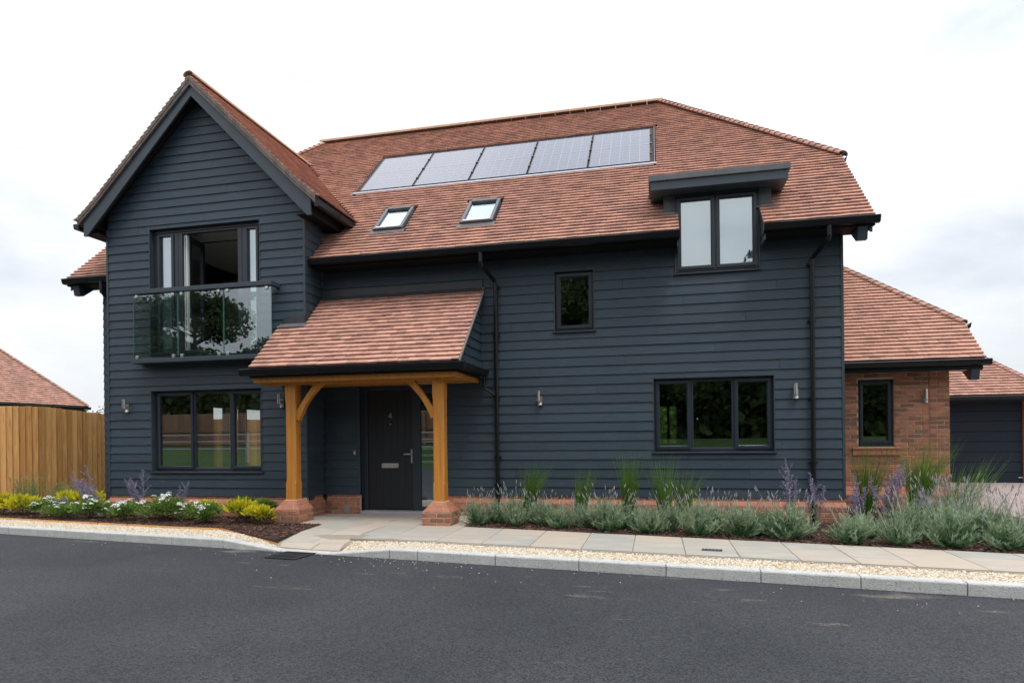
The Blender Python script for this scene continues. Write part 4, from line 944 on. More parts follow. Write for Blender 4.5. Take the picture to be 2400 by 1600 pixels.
# ------------------------------------------------------------------ brick wing
annex = thing('brick_wing', 'single storey red brick wing with clay tile roof beside the garage', 'brick building', (3.8, 1.94, 0))
YA = 1.94; AX0, AX1 = 2.6, 4.865; AW = (3.441, 4.006, .985, 2.155)
aw = core('wall', annex, (0, YA, 0), X, -Y, AX0, AX1 - .01, -.2, 2.45, [AW], m='mortar', off=.005)
core('side_wall', annex, (AX1, 0, 0), Y, X, YA + .02, 7.0, -.2, 3.0, clips=[(-TAN, 1, 2.32 - 1.55 * TAN), (TAN, 1, 2.32 + 7.2 * TAN)], m='brick', off=.003)
z = .31; k = 0
O = Vector((0, YA, 0))
while z < 2.36:
    for (a, b) in ((AX0 + .15, 4.545), (4.557, AX1)): course(aw, O, X, -Y, a, b, z, k % 2, [AW, (3.34, 4.10, .84, .975)])
    z += .075; k += 1
bx('movement_joint', M['brickred'], aw, 4.545, 4.557, YA - .004, YA + .02, .31, 2.36)
pm = MB(); P = lambda u, z, o: Vector((u, YA - o, z)); pm.hexa([P(AX0, -.2, -.05), P(AX1 + .08, -.2, -.05), P(AX1 + .08, -.2, .10), P(AX0, -.2, .10), P(AX0, .155, -.05), P(AX1 + .08, .155, -.05), P(AX1 + .08, .155, .10), P(AX0, .155, .10)])
ap = obj('plinth', pm, M['mortar'], annex)
for k, z in enumerate((-.07, .005, .08)): course(ap, O, X, -Y, 2.75, AX1 + .10, z, k % 2, off=.105)
sloped(ap, O, X, -Y, 2.75, AX1 + .09, .16, .23, .105, .055); sloped(ap, O, X, -Y, 2.75, AX1 + .03, .236, .302, .055, .0)
win = None; sill_y = YA
win = window(annex, AW[0] + .004, AW[1] - .004, AW[2] + .03, AW[3] - .004, YA + .06, [], (0,), sill=False)
bx('lower_rail', M['frame'], win, AW[0], AW[1], YA + .03, YA + .1, AW[2], AW[2] + .03)
m = MB()
sb = bx('window_sill', M['brickred'], annex, 3.335, 4.105, YA - .055, YA + .03, .945, .972, bevel=.004)
for k in range(10): a = 3.34 + k * .0762; bx('brick', M['brickred'], sb, a, a + .0705, YA - .04, YA + .0, .845, .94)
bx('sill_mortar', M['mortar'], sb, 3.342, 4.098, YA - .030, YA - .001, .847, .943)
bx('room_wall', M['roomwall'], annex, 2.9, 4.7, 4.4, 4.45, 0, 2.4)
Oa = Vector((0, 1.55, 2.42))
KH = (3.12 - 2.42) / TAN; apoly = [(2.2, 0), (5.23, 0), (5.23, KH / CO), (5.23 - 2.3, (KH + 2.3) / CO), (2.2, (KH + 2.3) / CO)]
m = MB(); tt = [Oa + X * q[0] + Vm * q[1] - Nm * .004 for q in apoly]; m.loft([v - Nm * .05 for v in tt], tt)
tri = [Vector((5.23, 1.55 + KH, 3.12)), Vector((5.23, 1.55 + KH + 4.6, 3.12)), Vector((2.93, 1.55 + KH + 2.3, 3.12 + 2.3 * TAN))]; m.loft([v - Z * .05 for v in tri], tri)
rr = [Vector((p.x, 2 * (1.55 + KH + 2.3) - p.y, p.z)) for p in [Oa + X * q[0] + Vm * q[1] for q in apoly]]; m.loft([v - Z * .05 for v in rr], rr)
aroof = obj('roof', m, M['tilebase'], annex)
def askip(q, cu, cv):
    if cu < XR + .02 and (cv * CO + 1.55) < 8: return clip(q, -1, 0, -(XR + .008)) if cu > XR - .1 else []
    return q
t = tile_plane(Oa, X, Vm, apoly, askip, gauge=.105); o = obj('roof_tile', t, M['tile'], aroof); o['kind'] = 'stuff'
bonnets(aroof, (5.25, 1.55 + KH, 3.14), (2.95, 1.55 + KH + 2.3, 3.14 + 2.3 * TAN), 28)
gutter(annex, XR + .01, 5.29, 'x', 1.55, 2.415, -1)
bx('fascia', M['black'], annex, XR + .01, 5.2, 1.57, 1.60, 2.24, 2.40); bx('soffit', M['black'], annex, XR + .01, 5.0, 1.60, YA - .006, 2.345, 2.365)
m = MB(); sp = [(1.56, 2.25), (1.60, 2.08), (1.68, 2.08), (1.92, 2.25)]; m.loft([(5.04, y, z) for y, z in sp], [(5.16, y, z) for y, z in sp]); obj('eaves_spur', m, M['trim'], annex)
m = MB(); pf = [(1.58, 2.26), (1.58, 2.42), (2.4, 2.42 + .82 * TAN), (2.4, 2.26 + .82 * TAN)]; m.loft([(5.17, y, z) for y, z in pf], [(5.21, y, z) for y, z in pf]); obj('barge_board', m, M['trim'], annex)
m = MB(); vq = [(5.25, 2.32, 3.04), (5.37, 2.32, 3.13), (5.35, 2.32, 3.04), (5.25, 2.32, 2.96)]; m.loft(vq, [(p[0], 6.8, p[2]) for p in vq]); obj('gutter', m, M['black'], annex)

# ------------------------------------------------------------------ garage
gar = thing('garage', 'detached garage with dark sectional door and clay tile roof', 'garage', (7.9, 8, -.07))
YG = 8.0
core('wall', gar, (0, YG, 0), X, -Y, 4.6, 9.1, -.2, 2.1, [(6.35, 8.92, -1, 1.98)], m='brick', off=0)
core('side_wall', gar, (9.1, 0, 0), Y, X, YG + .05, 13.5, -.2, 2.1, m='brick', off=0)
gd = bx('garage_door', M['gardoor'], gar, 6.35, 8.92, YG + .10, YG + .12, -.07, 1.98)
for k in range(8):
    m = MB(); z0 = -.068 + k * .257; m.box(6.36, 8.91, YG + .078, YG + .10, z0 + .006, z0 + .25); obj('panel', m, M['gardoor'], gd, bevel=.006)
bx('door_handle', M['silver'], gd, 8.80, 8.90, YG + .06, YG + .08, .05, .075)
gp = [(4.4, 0), (9.45, 0), (9.45 - 2.8, 2.8 / CO), (4.4, 2.8 / CO)]; Og = Vector((0, 7.62, 2.10))
m = MB(); tt = [Og + X * q[0] + Vm * q[1] - Nm * .004 for q in gp]; m.loft([v - Nm * .05 for v in tt], tt)
tri = [Vector((9.45, 7.62, 2.1)), Vector((9.45, 13.22, 2.1)), Vector((6.65, 10.42, 2.1 + 2.8 * TAN))]; m.loft([v - Z * .05 for v in tri], tri)
gro = obj('roof', m, M['tilebase'], gar)
t = tile_plane(Og, X, Vm, gp); o = obj('roof_tile', t, M['tile'], gro); o['kind'] = 'stuff'
bonnets(gro, (9.46, 7.62, 2.12), (6.66, 10.42, 2.12 + 2.8 * TAN), 36)
gutter(gar, 4.4, 9.5, 'x', 7.62, 2.09, -1)
bx('fascia', M['black'], gar, 4.4, 9.4, 7.64, 7.67, 1.96, 2.08); bx('soffit', M['black'], gar, 4.4, 9.4, 7.67, YG, 1.985, 2.0)

# ------------------------------------------------------------------ neighbour's bungalow
nb = thing('neighbour_house', 'bungalow with hipped clay tile roof behind the timber fence', 'bungalow', (-26, 6, 0))
bx('wall', M['brick'], nb, -32, -22.6, -8, 10.6, -.3, 2.5)
NT = math.tan(R(47)); NC, NS = math.cos(R(47)), math.sin(R(47)); nv = Vector((-NC, 0, NS)); nk = 4.8
m = MB(); q = [Vector((-22.2, -9, 2.6)), Vector((-22.2, 11, 2.6)), Vector((-22.2 - nk, 11 - nk, 2.6 + nk * NT)), Vector((-22.2 - nk, -9 + nk, 2.6 + nk * NT))]; m.loft([v - Z * .1 for v in q], q)
q2 = [Vector((-22.2, 11, 2.6)), Vector((-22.2 - 2 * nk, 11, 2.6)), Vector((-22.2 - nk, 11 - nk, 2.6 + nk * NT))]; m.loft([v - Z * .1 for v in q2], q2)
nr = obj('roof', m, M['tilebase'], nb)
t = tile_plane((-22.2, 0, 2.6), Y, (-NC, 0, NS), [(-9, 0), (11, 0), (11 - nk, nk / NC), (-9 + nk, nk / NC)]); o = obj('roof_tile', t, M['tile'], nr); o['kind'] = 'stuff'
bonnets(nr, (-22.18, 11.02, 2.62), (-22.2 - nk, 11 - nk, 2.62 + nk * NT), 64)
gutter(nb, -9, 11.05, 'y', -22.2, 2.58, 1); bx('fascia', M['black'], nb, -22.3, -22.24, -9, 10.95, 2.35, 2.56)

# ------------------------------------------------------------------ fences
def fence(name, pts, tops, label, cat='fence', bw=.125, base=-.2, back=False, group=None, m_='fence'):
    f = thing(name, label, cat, (*pts[0], 0), group)
    for (a, b), (za, zb) in zip(zip(pts[:-1], pts[1:]), zip(tops[:-1], tops[1:])):
        a, b = Vector((*a, 0)), Vector((*b, 0)); d = (b - a); n = int(d.length / (bw - .018)); dn = d.normalized(); nn = Vector((dn.y, -dn.x, 0))
        for k in range(n):
            t0 = d.length * k / n; p = a + dn * t0; zt = za + (zb - za) * k / n + rnd(-.008, .008); off = rnd(-.003, .003)
            m = MB(); q = [p + nn * (.0 + off), p + dn * bw + nn * (.024 + off), p + dn * bw + nn * (.038 + off), p + nn * (.007 + off)]
            m.loft([v + Z * base for v in q], [v + Z * zt for v in q]); obj('board', m, M[m_], f)
        for zr in (.25, .95, 1.6): m = MB(); q = [a - nn * .012, b - nn * .012, b - nn * .07, a - nn * .07]; m.loft([v + Z * zr for v in q], [v + Z * (zr + .075) for v in q]); obj('rail', m, M[m_], f)
        for k in range(int(d.length / 2.4) + 1): p = a + dn * min(k * 2.4 + .05, d.length) - nn * .12; m = MB(); m.box(p.x - .05, p.x + .05, p.y - .05, p.y + .05, base, min(za, zb) - .03); obj('post', m, M[m_], f)
    return f
fence('timber_fence', [(-14.2, -1.05), (-12.16, .19), (-12.02, 1.76), (-12.2, 4.2), (-12.5, 7.6), (-13.2, 13.0), (-13.6, 17.5)], [1.95, 1.95, 1.82, 1.80, 1.85, 1.9, 1.9], 'golden close-boarded timber fence left of the house')

# ------------------------------------------------------------------ plants
def rdir(up=.2):
    while True:
        v = Vector((rnd(-1, 1), rnd(-1, 1), rnd(-.3, 1) + up))
        if .1 < v.length < 1.3: return v.normalized()
def side_of(d):
    s = d.cross(Vector((rnd(-1, 1), rnd(-1, 1), rnd(-1, 1)))); return s.normalized() if s.length > 1e-4 else X
def lav_mesh(seed, rad=.20, h=.22, n=84):
    random.seed(seed); m = MB()
    for k in range(n):
        a = rnd(0, 6.28); pol = rnd(.05, 1.25); d = Vector((math.cos(a) * math.sin(pol), math.sin(a) * math.sin(pol), math.cos(pol)))
        b = Vector((rnd(-.06, .06), rnd(-.06, .06), .0)); ln = rnd(.2, .33) * (1 - .12 * pol); p1 = b + d * ln * .6; p2 = p1 + (d + Z * rnd(.25, .8)).normalized() * ln * .45
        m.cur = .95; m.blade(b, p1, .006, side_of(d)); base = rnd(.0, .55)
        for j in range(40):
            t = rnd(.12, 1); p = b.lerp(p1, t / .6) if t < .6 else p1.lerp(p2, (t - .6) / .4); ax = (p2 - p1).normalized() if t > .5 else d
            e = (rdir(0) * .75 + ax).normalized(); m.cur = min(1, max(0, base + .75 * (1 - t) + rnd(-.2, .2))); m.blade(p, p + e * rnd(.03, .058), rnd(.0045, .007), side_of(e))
    return m.mesh('foliage', M['lav'])
def lavf_mesh(seed, n, rad=.2, h=.27, ln=(.18, .34), lean=0.0):
    random.seed(seed); m = MB()
    for k in range(n):
        d = rdir(.6); b = Vector((d.x * rad * .6, d.y * rad * .6, h * .6)); dd = (Vector((d.x * .55 + lean, d.y * .55, 1))).normalized(); t = b + dd * rnd(*ln)
        m.cur = .9; m.blade(b, t, .006, side_of(dd)); m.cur = rnd(0, .5); s = side_of(dd)
        e = t + dd * rnd(.03, .06); m.blade(t - dd * .01, e, .010, s); m.blade(t - dd * .01, e, .010, s.cross(dd))
    return m.mesh('flower_stems', M['lavf'])
LV = [lav_mesh(k + 11) for k in range(4)]; LF = [lavf_mesh(k + 31, 22) for k in range(3)] + [lavf_mesh(77, 42, ln=(.22, .42), lean=.15)]
random.seed(99)
WORDS = 'first second third fourth fifth sixth seventh eighth ninth tenth eleventh twelfth thirteenth fourteenth fifteenth sixteenth seventeenth eighteenth nineteenth twentieth twenty-first twenty-second twenty-third twenty-fourth twenty-fifth twenty-sixth twenty-seventh twenty-eighth twenty-ninth thirtieth thirty-first thirty-second thirty-third'.split()
def instance(name, label, cat, group, loc, rot, scl, parts):
    t = thing(name, label, cat, loc, group, absolute=False); t.rotation_euler = (0, 0, rot); t.scale = (scl[0], scl[0], scl[1]) if isinstance(scl, tuple) else (scl,) * 3
    for nm, me in parts: link(nm, me, t)
    return t
lav = [(-2.62, -1.06, 1.0, 0), (-2.36, -.86, .9, 0), (-2.02, -1.13, 1.12, 0), (-1.66, -1.02, 1.0, 1), (-1.32, -1.26, 1.08, 0), (-1.02, -1.10, .95, 0), (-.70, -1.40, 1.22, 1), (-.42, -1.12, .9, 1),
       (-.10, -1.48, 1.16, 0), (.20, -1.22, 1.0, 1), (.46, -1.60, 1.22, 0), (.78, -1.36, 1.02, 1), (1.02, -1.66, 1.28, 1), (1.36, -1.52, 1.0, 1), (1.66, -1.80, 1.30, 0),
       (2.26, -2.02, 1.12, 0), (2.74, -2.06, 1.0, 2), (2.92, -1.72, 1.15, 2), (3.24, -2.14, 1.28, 2), (3.42, -1.66, 1.2, 2), (3.76, -2.22, 1.05, 2), (3.72, -1.62, 1.2, 3), (3.2, -1.2, 1.2, 3), (4.1, -1.9, 1.1, 3), (4.05, -1.2, 1.2, 3), (3.65, -.8, 1.15, 3)]
lav = sorted(lav + [(-1.78, -.74, .85, 0), (-1.12, -.8, .85, 1), (-.25, -.95, .85, 0), (.62, -1.05, .85, 1), (1.2, -1.15, .85, 0), (2.5, -1.62, .8, 2)])
for k, (x, y, s, f) in enumerate(lav):
    parts = [('foliage', LV[k % 4]), ('flower_stems', LF[(k % 3) if f < 3 else 3])]
    instance('lavender', 'grey-green lavender bush, %s counted rightwards from the porch pier' % WORDS[k], 'lavender', 'lavender bushes along the path', (x + rnd(-.06, .06), y + rnd(-.05, .05), ZP - .01), rnd(0, 6), (s * rnd(1.0, 1.32), s * rnd(.9, 1.2)), parts)
def grass_mesh(seed, n, h, spread, lean, wd=.007, rad=.07):
    random.seed(seed); m = MB()
    for k in range(n):
        a = rnd(0, 6.28); r_ = rad * math.sqrt(random.random()); b = Vector((math.cos(a) * r_, math.sin(a) * r_, 0)); hh = h * rnd(.5, 1.05)
        out_ = Vector((math.cos(a), math.sin(a), 0)) * rnd(0, spread) * hh + Vector((lean * hh * rnd(.6, 1.2), 0, 0)); m.cur = random.random(); s = side_of(Z + out_)
        p1 = b + Z * hh * .5 + out_ * .35; p2 = b + Z * hh + out_; i = len(m.v); q = s * wd * .5; 
        m.v += [tuple(b - q), tuple(b + q), tuple(p1 + q), tuple(p1 - q), tuple(p2)]; m.f += [(i, i + 1, i + 2, i + 3), (i + 3, i + 2, i + 4)]; m.t += [m.cur] * 2
    return m.mesh('blades', M['grass'])
gdata = [(-1.98, -.52, 310, .74, .10, .20, 'leaning tuft of green grass nearest the porch pier'), (-1.16, -.55, 230, .68, .09, .13, 'narrow tuft of green grass behind the lavender, second from the pier'),
         (-.42, -.52, 260, .86, .09, .02, 'tall upright tuft of green grass between the wall light and window'), (.12, -.56, 150, .86, .13, -.06, 'thin tall tuft of grass under the left edge of the wide window'),
         (.34, -.50, 190, .66, .16, .16, 'spreading tuft of grass under the wide window'), (3.22, .75, 200, .95, .16, .06, 'loose dark tuft of grass against the brick wing near the house corner'),
         (3.86, .55, 420, .98, .2, .10, 'largest tuft of grass in front of the brick wing'), (4.12, .1, 150, .72, .25, .24, 'leaning tuft of grass at the end of the brick wing'), (3.98, -.62, 70, .8, .12, .32, 'pale tall grass spikes in front of the garage door')]
for k, (x, y, n, h, sp_, ln, lb) in enumerate(gdata):
    instance('grass_tuft', lb, 'grass tuft', 'tufts of ornamental grass', (x, y, ZP), 0, 1.0, [('blades', grass_mesh(200 + k, int(n * 1.15), h * 1.28, sp_ * 2.0 + .05, ln * 1.3, .0055))])
def sage(seed, stems, h, lean, spread):
    random.seed(seed); ml, mf = MB(), MB()
    for k in range(stems):
        a = rnd(0, 6.28); b = Vector((rnd(-.05, .05), rnd(-.05, .05), 0)); d = Vector((math.cos(a) * spread + lean, math.sin(a) * spread, 1)).normalized(); hh = h * rnd(.55, 1.05); ml.cur = rnd(0, .5)
        top = b + d * hh; ml.tube([b, b.lerp(top, .5), top], [.004, .003, .0015], 4, False)
        for j in range(26):
            t = rnd(.08, .5); p = b.lerp(top, t); q = rdir(0.1); ml.cur = random.random(); ml.blade(p, p + (q * .7 + d * .5).normalized() * rnd(.03, .06), .014, side_of(q))
        for j in range(150):
            t = rnd(.42, 1); p = b.lerp(top, t); q = (rdir(.2) + d * .4).normalized(); w_ = .055 * (1.1 - t) + .012; mf.cur = random.random(); p2 = p + q * rnd(.2, 1) * w_
            mf.blade(p2, p2 + q * .017, .009, side_of(q))
        for j in range(6):
            t = rnd(.4, .8); p = b.lerp(top, t); q = (rdir(.2) + d * .9).normalized(); e = p + q * hh * rnd(.12, .24); ml.cur = .2; ml.blade(p, e, .005, side_of(q))
            for i in range(24): s_ = rnd(.25, 1); c = p.lerp(e, s_) + rdir(0) * .01; v = rdir(.2); mf.cur = random.random(); mf.blade(c, c + v * .016, .009, side_of(v))
    return [('stems', ml.mesh('stems', M['sagel'])), ('flower_spikes', mf.mesh('flower_spikes', M['sage']))]
sdata = [(1.80, -1.02, 5, .98, -.03, .10, 'tall mauve russian sage left of the right downpipe'), (2.12, -.75, 5, .85, .02, .16, 'pale leafy russian sage in front of the right downpipe'), (2.62, -.95, 4, .74, .02, .12, 'mauve russian sage at the house corner'),
         (3.02, -.72, 9, .88, .02, .2, 'largest purple russian sage before the brick wing'), (3.3, -1.0, 5, .6, .1, .3, 'low purple russian sage beside the largest one'), (2.28, -1.50, 3, .34, .1, .6, 'small flopping purple sage beside the bare mulch'),
         (-9.45, -1.0, 11, .95, -.75, .3, 'mauve sage fanning left in front of the fence'), (-8.62, -1.00, 6, .86, -.2, .22, 'mauve sage under the left end of the window'), (-7.93, -.98, 4, .66, .0, .3, 'small pale sage under the middle of the window'), (-10.0, -1.25, 5, .36, -.3, .5, 'low mauve sage over bare mulch')]
for k, (x, y, n, h, ln, sp_, lb) in enumerate(sdata): instance('russian_sage', lb, 'sage', 'clumps of russian sage', (x, y, ZP), 0, 1.0, sage(300 + k, n, h, ln, sp_))
def bush(seed, rad, h, n, mt, leaf=(.035, .06), wd=.02, upb=.25):
    random.seed(seed); m = MB()
    lobes = [(Vector((rnd(-.5, .5) * rad, rnd(-.5, .5) * rad, h * rnd(.3, .62))), rad * rnd(.4, .7)) for _ in range(7)]
    for k in range(n):
        c, r_ = random.choice(lobes); d = rdir(.15); q = rnd(.4, 1.0); p = c + Vector((d.x, d.y, d.z * .8)) * r_ * q
        if p.z < .01: p.z = rnd(.01, .06)
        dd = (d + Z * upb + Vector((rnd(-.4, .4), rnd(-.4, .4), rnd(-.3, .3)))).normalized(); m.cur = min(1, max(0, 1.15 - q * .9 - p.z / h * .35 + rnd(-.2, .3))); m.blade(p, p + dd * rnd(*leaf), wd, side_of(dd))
    st = MB(); st.cur = .8
    for c, r_ in lobes[:5]: st.tube([(rnd(-.02, .02), rnd(-.02, .02), 0), c], [.006, .003], 5, False)
    return m.mesh('foliage', M[mt]), st.mesh('stems', M['bark']), lobes
def head_mesh(seed):
    random.seed(seed); m = MB()
    for j in range(46):
        e = rdir(.3); q = Vector((e.x * .05, e.y * .05, abs(e.z) * .026)); m.cur = random.random(); v = (e + Z * .7).normalized(); s_ = side_of(v); t = v.cross(s_).normalized()
        m.face([q - s_ * .012, q - t * .010, q + s_ * .012, q + t * .010])
    return m.mesh('flower_head', M['whitef'])
HEADS = [head_mesh(880 + k) for k in range(4)]
def flowers(seed, lobes, n, root):
    random.seed(seed); spots = []
    while len(spots) < n:
        c, r_ = random.choice(lobes); d = rdir(.8); d.y -= .5; d.normalize(); p = c + d * r_ * rnd(.92, 1.1)
        if p.z < .08: continue
        o = link('flower_head', random.choice(HEADS), root); o.location = p; o.rotation_euler = (rnd(-.4, .6), rnd(-.4, .4), rnd(0, 6)); o.scale = (rnd(.5, .85),) * 3; spots.append(p)
wd_ = [(-10.25, -1.25, 1.0, 'white flowering shrub nearest the yellow shrubs on the left'), (-9.35, -1.30, 1.05, 'white flowering shrub under the steel wall light'), (-8.55, -1.42, 1.0, 'white flowering shrub under the left window edge'),
       (-9.85, -1.48, .8, 'small white flowering shrub at the bed edge under the fence end'), (-9.0, -1.05, .9, 'white flowering shrub at the back, against the left plinth'), (-8.1, -1.1, .9, 'white flowering shrub at the back under the window middle'), (-7.35, -1.2, .85, 'white flowering shrub at the back near the porch'),
       (-7.75, -1.42, 1.25, 'broad white flowering shrub under the window middle'), (-6.95, -1.52, 1.05, 'white flowering shrub nearest the porch')]
for k, (x, y, s, lb) in enumerate(wd_):
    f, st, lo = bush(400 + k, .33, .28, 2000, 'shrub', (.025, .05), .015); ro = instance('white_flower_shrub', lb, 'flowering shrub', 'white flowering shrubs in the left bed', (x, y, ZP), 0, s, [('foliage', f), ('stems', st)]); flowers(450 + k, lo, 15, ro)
yd_ = [(-11.55, -1.05, 1.15, 'yellow', 'leftmost bright yellow variegated shrub by the fence'), (-11.0, -1.08, 1.2, 'yellow', 'second yellow variegated shrub from the left'), (-10.45, -.70, 1.15, 'yellow', 'yellow shrub behind the first white flowers'), (-9.98, -.75, 1.2, 'yellow', 'yellow-green shrub in front of the fence end'),
       (-7.25, -1.05, .9, 'yellow', 'yellow variegated shrub behind the last white flowers'), (-6.70, -1.0, 1.0, 'shrub', 'green glossy shrub against the brick plinth'), (-6.25, -1.12, 1.0, 'shrub', 'green shrub beside the left brick pier'), (-6.28, -1.50, 1.05, 'yellow', 'yellow and green shrub left of the porch pier'), (-5.96, -1.60, .95, 'yellow', 'yellow shrub on bare stems nearest the porch slabs')]
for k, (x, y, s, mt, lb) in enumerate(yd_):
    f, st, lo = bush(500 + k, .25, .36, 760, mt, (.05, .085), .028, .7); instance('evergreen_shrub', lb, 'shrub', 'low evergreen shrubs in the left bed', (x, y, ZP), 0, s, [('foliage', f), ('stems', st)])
for k, (x, y, lb) in enumerate(((-11.75, -.35, 'tall wispy green plant at the far left against the fence'), (-11.1, -.2, 'wispy green plant against the fence, right of the tallest one'))):
    random.seed(600 + k); m = MB()
    for j in range(130):
        b = Vector((rnd(-.26, .26), rnd(-.08, .08), 0)); d = Vector((rnd(-.3, .3), rnd(-.2, .2), 1)).normalized(); h = rnd(.3, .78 - .2 * k); m.cur = .6; m.blade(b, b + d * h, .005, X)
        for q in range(16): p = b + d * h * rnd(.2, 1); e = (rdir(.3) + d * .4).normalized(); m.cur = rnd(0, .6); m.blade(p, p + e * rnd(.02, .05), .008, side_of(e))
    instance('wispy_plant', lb, 'plant', 'wispy plants by the fence', (x, y, ZP), 0, 1.0, [('foliage', m.mesh('foliage', M['wispy']))])

# ------------------------------------------------------------------ trees
def tree_meshes(seed, h, rad, leaves, leaf=.22):
    random.seed(seed); tr, cr_ = MB(), MB(); trunk = [Vector((0, 0, -.3)), Vector((rnd(-.1, .1), rnd(-.1, .1), h * .3)), Vector((rnd(-.25, .25), rnd(-.2, .2), h * .62)), Vector((rnd(-.3, .3), rnd(-.3, .3), h * .88))]
    tr.tube(trunk, [h * .032, h * .024, h * .014, h * .005], 9); cl = []
    for k in range(34):
        z = h * rnd(.20, .95); a = rnd(0, 6.28); f = max(.15, math.sin(min(1, (z / h - .15) / .85) * math.pi) ** .6); rr = rad * f * rnd(.45, .95); b = trunk[1].lerp(trunk[3], min(1, max(0, (z / h - .3) / .6)) * .85)
        e = Vector((math.cos(a) * rr, math.sin(a) * rr, z)); tr.tube([b, b.lerp(e, .5) + Z * .12, e], [h * .010, h * .006, h * .002], 5); cl.append((e, rad * rnd(.24, .42)))
    for k in range(leaves):
        c, r_ = random.choice(cl); d = rdir(0); q = rnd(.3, 1) ** .6; p = c + Vector((d.x, d.y, d.z * .7)) * r_ * q; n = rdir(.3); s = side_of(n) * leaf * rnd(.5, 1); t = n.cross(s).normalized() * leaf * rnd(.4, .8); cr_.cur = random.random()
        cr_.face([p - s * .5, p - t * .4, p + s * .5, p + t * .4])
    return tr.mesh('trunk', M['bark']), cr_.mesh('crown', M['treeleaf'])
TM = [tree_meshes(700, 8.2, 3.3, 15000, .3), tree_meshes(701, 7.6, 3.5, 15000, .3)]
random.seed(5)
tdata = [(-31, -22.5, 1.02, 0, 'mirrored in the left end of the balcony glass'), (-26.0, -23.5, 1.12, 1, 'mirrored in the middle of the balcony glass'), (-20.5, -24, .82, 0, 'mirrored in the right end of the balcony glass'), (-14.5, -24, .95, 1, 'mirrored in the side light of the front door'),
         (-9.5, -22.5, 1.0, 0, 'mirrored beside the porch post'), (-5.4, -21.5, 1.08, 1, 'mirrored in the left of the small upper window'), (-2.6, -22, 1.12, 0, 'mirrored in the right of the small upper window'), (1.2, -21.8, 1.0, 1, 'mirrored in the left of the wide window'), (4.6, -21.5, 1.02, 0, 'mirrored in the right of the wide window'), (9.5, -22.5, 1.0, 1, 'mirrored in the brick wing window'), (15, -23, 1.1, 0, 'standing across the road to the right')]
for k, (x, y, s, q, lb) in enumerate(tdata):
    instance('tree', 'leafy tree across the road, ' + lb, 'tree', 'trees across the road', (x, y, gz(x, y)), rnd(0, 6), s, [('trunk', TM[q][0]), ('crown', TM[q][1])])
sm = tree_meshes(720, 2.6, .8, 700, .09)
instance('tree', 'small airy tree showing above the fence beside the house', 'tree', None, (-20.3, 9.6, -.2), 0, 1.08, [('trunk', sm[0]), ('crown', sm[1])])
fence('timber_fence', [(-40, -19.4), (-9, -19.4)], [2.55, 2.55], 'brown timber fence across the road, mirrored in the left window', bw=.3, base=.7, group=None, m_='darkfence')
rf = thing('post_and_rail_fence', 'pale post and rail fence on the grass, mirrored in the left window', 'fence', (-20, -17.6, 0))
for zr in (.75, 1.1, 1.42): bx('rail', M['flashing'], rf, -40, -4, -17.62, -17.58, zr, zr + .06)
for k in range(13): bx('post', M['flashing'], rf, -40 + k * 3, -39.9 + k * 3, -17.58, -17.48, -.1, 1.52)
# hedge seen through the right-hand window
random.seed(8); m = MB()
for k in range(5000):
    p = Vector((rnd(-6, 8), 15 + rnd(-.5, .6), rnd(-.3, 2.6))); n = rdir(0); s = side_of(n) * .1; t = n.cross(s); m.cur = random.random(); m.face([p - s, p - t, p + s, p + t])
m2 = MB(); m2.box(-6, 8, 15, 15.5, -.3, 2.5)
uw = MB()
for k in range(34000):
    x = rnd(-44, 16); y = -20.6 - rnd(0, 2.6); p = Vector((x, y, gz(x, y) + rnd(0, 1) ** .8 * (4.4 + 1.2 * math.sin(x * .9) + .8 * math.sin(x * 2.3)))); n = rdir(0); s_ = side_of(n) * rnd(.16, .32); t = n.cross(s_); uw.cur = random.random(); uw.face([p - s_, p - t * .7, p + s_, p + t * .7])
for k in range(60):     # added solid blocks behind the leaves, keep sky out of the window reflections
    x = -44 + k; hz = 3.2 + rnd(-.6, .8); uw.cur = .95; uw.hexa([(x, -23.4, .3), (x + 1.05, -23.4, .3), (x + 1.05, -22.4, .3), (x, -22.4, .3), (x + .1, -23.2, hz), (x + .9, -23.2, hz + rnd(-.4, .4)), (x + .9, -22.7, hz), (x + .1, -22.7, hz)])
uo = obj('undergrowth', uw, M['treeleaf']); uo['kind'] = 'stuff'; uo['label'] = 'dark woodland undergrowth below the trees across the road'; uo['category'] = 'undergrowth'
hd = thing('hedge', 'bright green hedge seen through the rooms of the house', 'hedge', (1, 15, 0)); obj('leaves', m, M['shrub'], hd); obj('core', m2, M['shrub'], hd)

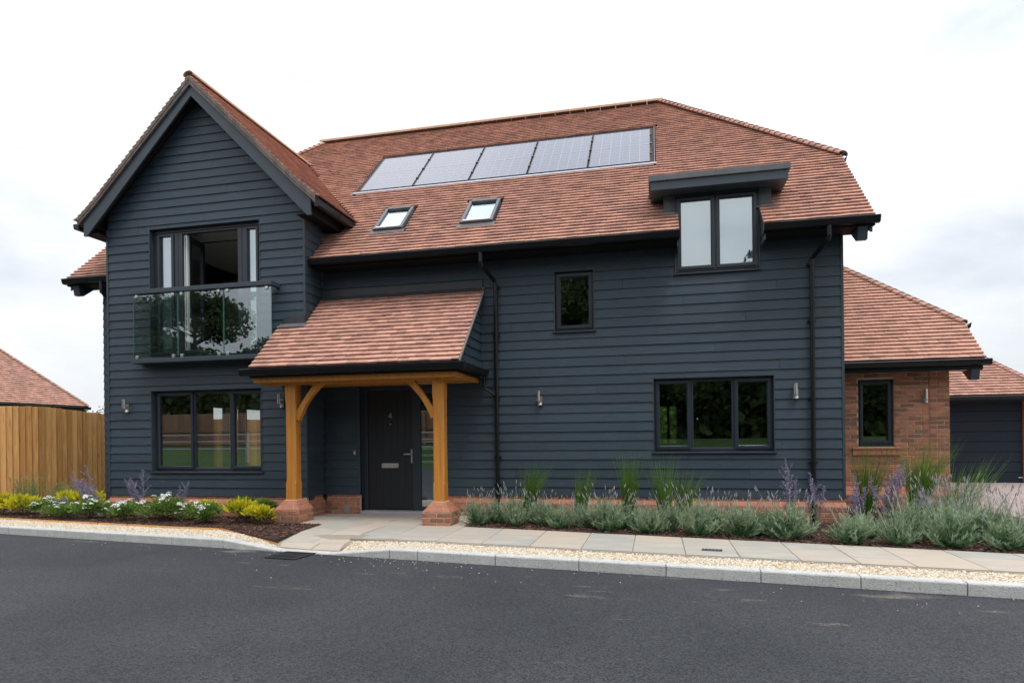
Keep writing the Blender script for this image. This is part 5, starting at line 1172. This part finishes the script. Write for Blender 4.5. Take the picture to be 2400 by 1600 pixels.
# ------------------------------------------------------------------ small things on the ground
dg = thing('drain_grate', 'black cast iron drain grate in the road by the lowered kerb', 'drain', (-4.4, -3.2, ZR))
T = Matrix.Translation((-4.39, -3.24, ZR + .004)) @ Matrix.Rotation(-.12, 4, 'Z')
def tb(name, par, a, b, c, d, h, mt='grate', z0=0):
    m = MB(); m.hexa([T @ Vector(p) for p in [(a, c, z0), (b, c, z0), (b, d, z0), (a, d, z0), (a, c, h), (b, c, h), (b, d, h), (a, d, h)]]); return obj(name, m, M[mt], par, bevel=.002)
for a, b, c, d in ((-.22, .22, -.21, -.18), (-.22, .22, .18, .21), (-.22, -.19, -.18, .18), (.19, .22, -.18, .18)): tb('frame', dg, a, b, c, d, .012)
tb('pit', dg, -.19, .19, -.18, .18, .001, 'black')
for k in range(8): a = -.178 + k * .048; tb('bar', dg, a, a + .024, -.18, .18, .010, z0=.0015)
tb('bar', dg, -.19, .19, -.012, .012, .0105, z0=.0015)
cv = thing('drain_cover', 'small dark rectangular drain cover set in the stone path', 'drain cover', (.6, -2.74, ZP))
T = Matrix.Translation((.60, -2.73, ZP + .002)) @ Matrix.Rotation(-.13, 4, 'Z')
tb('frame', cv, -.11, .11, -.06, .06, .004); 
for k in range(5): tb('slot', cv, -.09 + k * .038, -.07 + k * .038, -.045, .045, .006, 'lead')
random.seed(17); m = MB()
for k in range(110):
    x = rnd(-8, 4.5); y = kl(x) - abs(random.gauss(0, .5)) - .02; s = rnd(.003, .0065); m.cur = random.random()
    if k < 45: x = random.gauss(-3.4, .8); y = kl(x) - abs(random.gauss(.1, .25)) - .02
    m.hexa([(x - s, y - s, ZR), (x + s, y - s * .6, ZR), (x + s * .8, y + s, ZR), (x - s, y + s * .7, ZR), (x - s * .6, y - s * .5, ZR + s), (x + s * .5, y - s * .4, ZR + s), (x + s * .5, y + s * .5, ZR + s), (x - s * .5, y + s * .5, ZR + s)])
o = obj('loose_chippings', m, M['pebble']); o['kind'] = 'stuff'; o['label'] = 'scattered pale stone chippings on the asphalt near the kerb'; o['category'] = 'chippings'
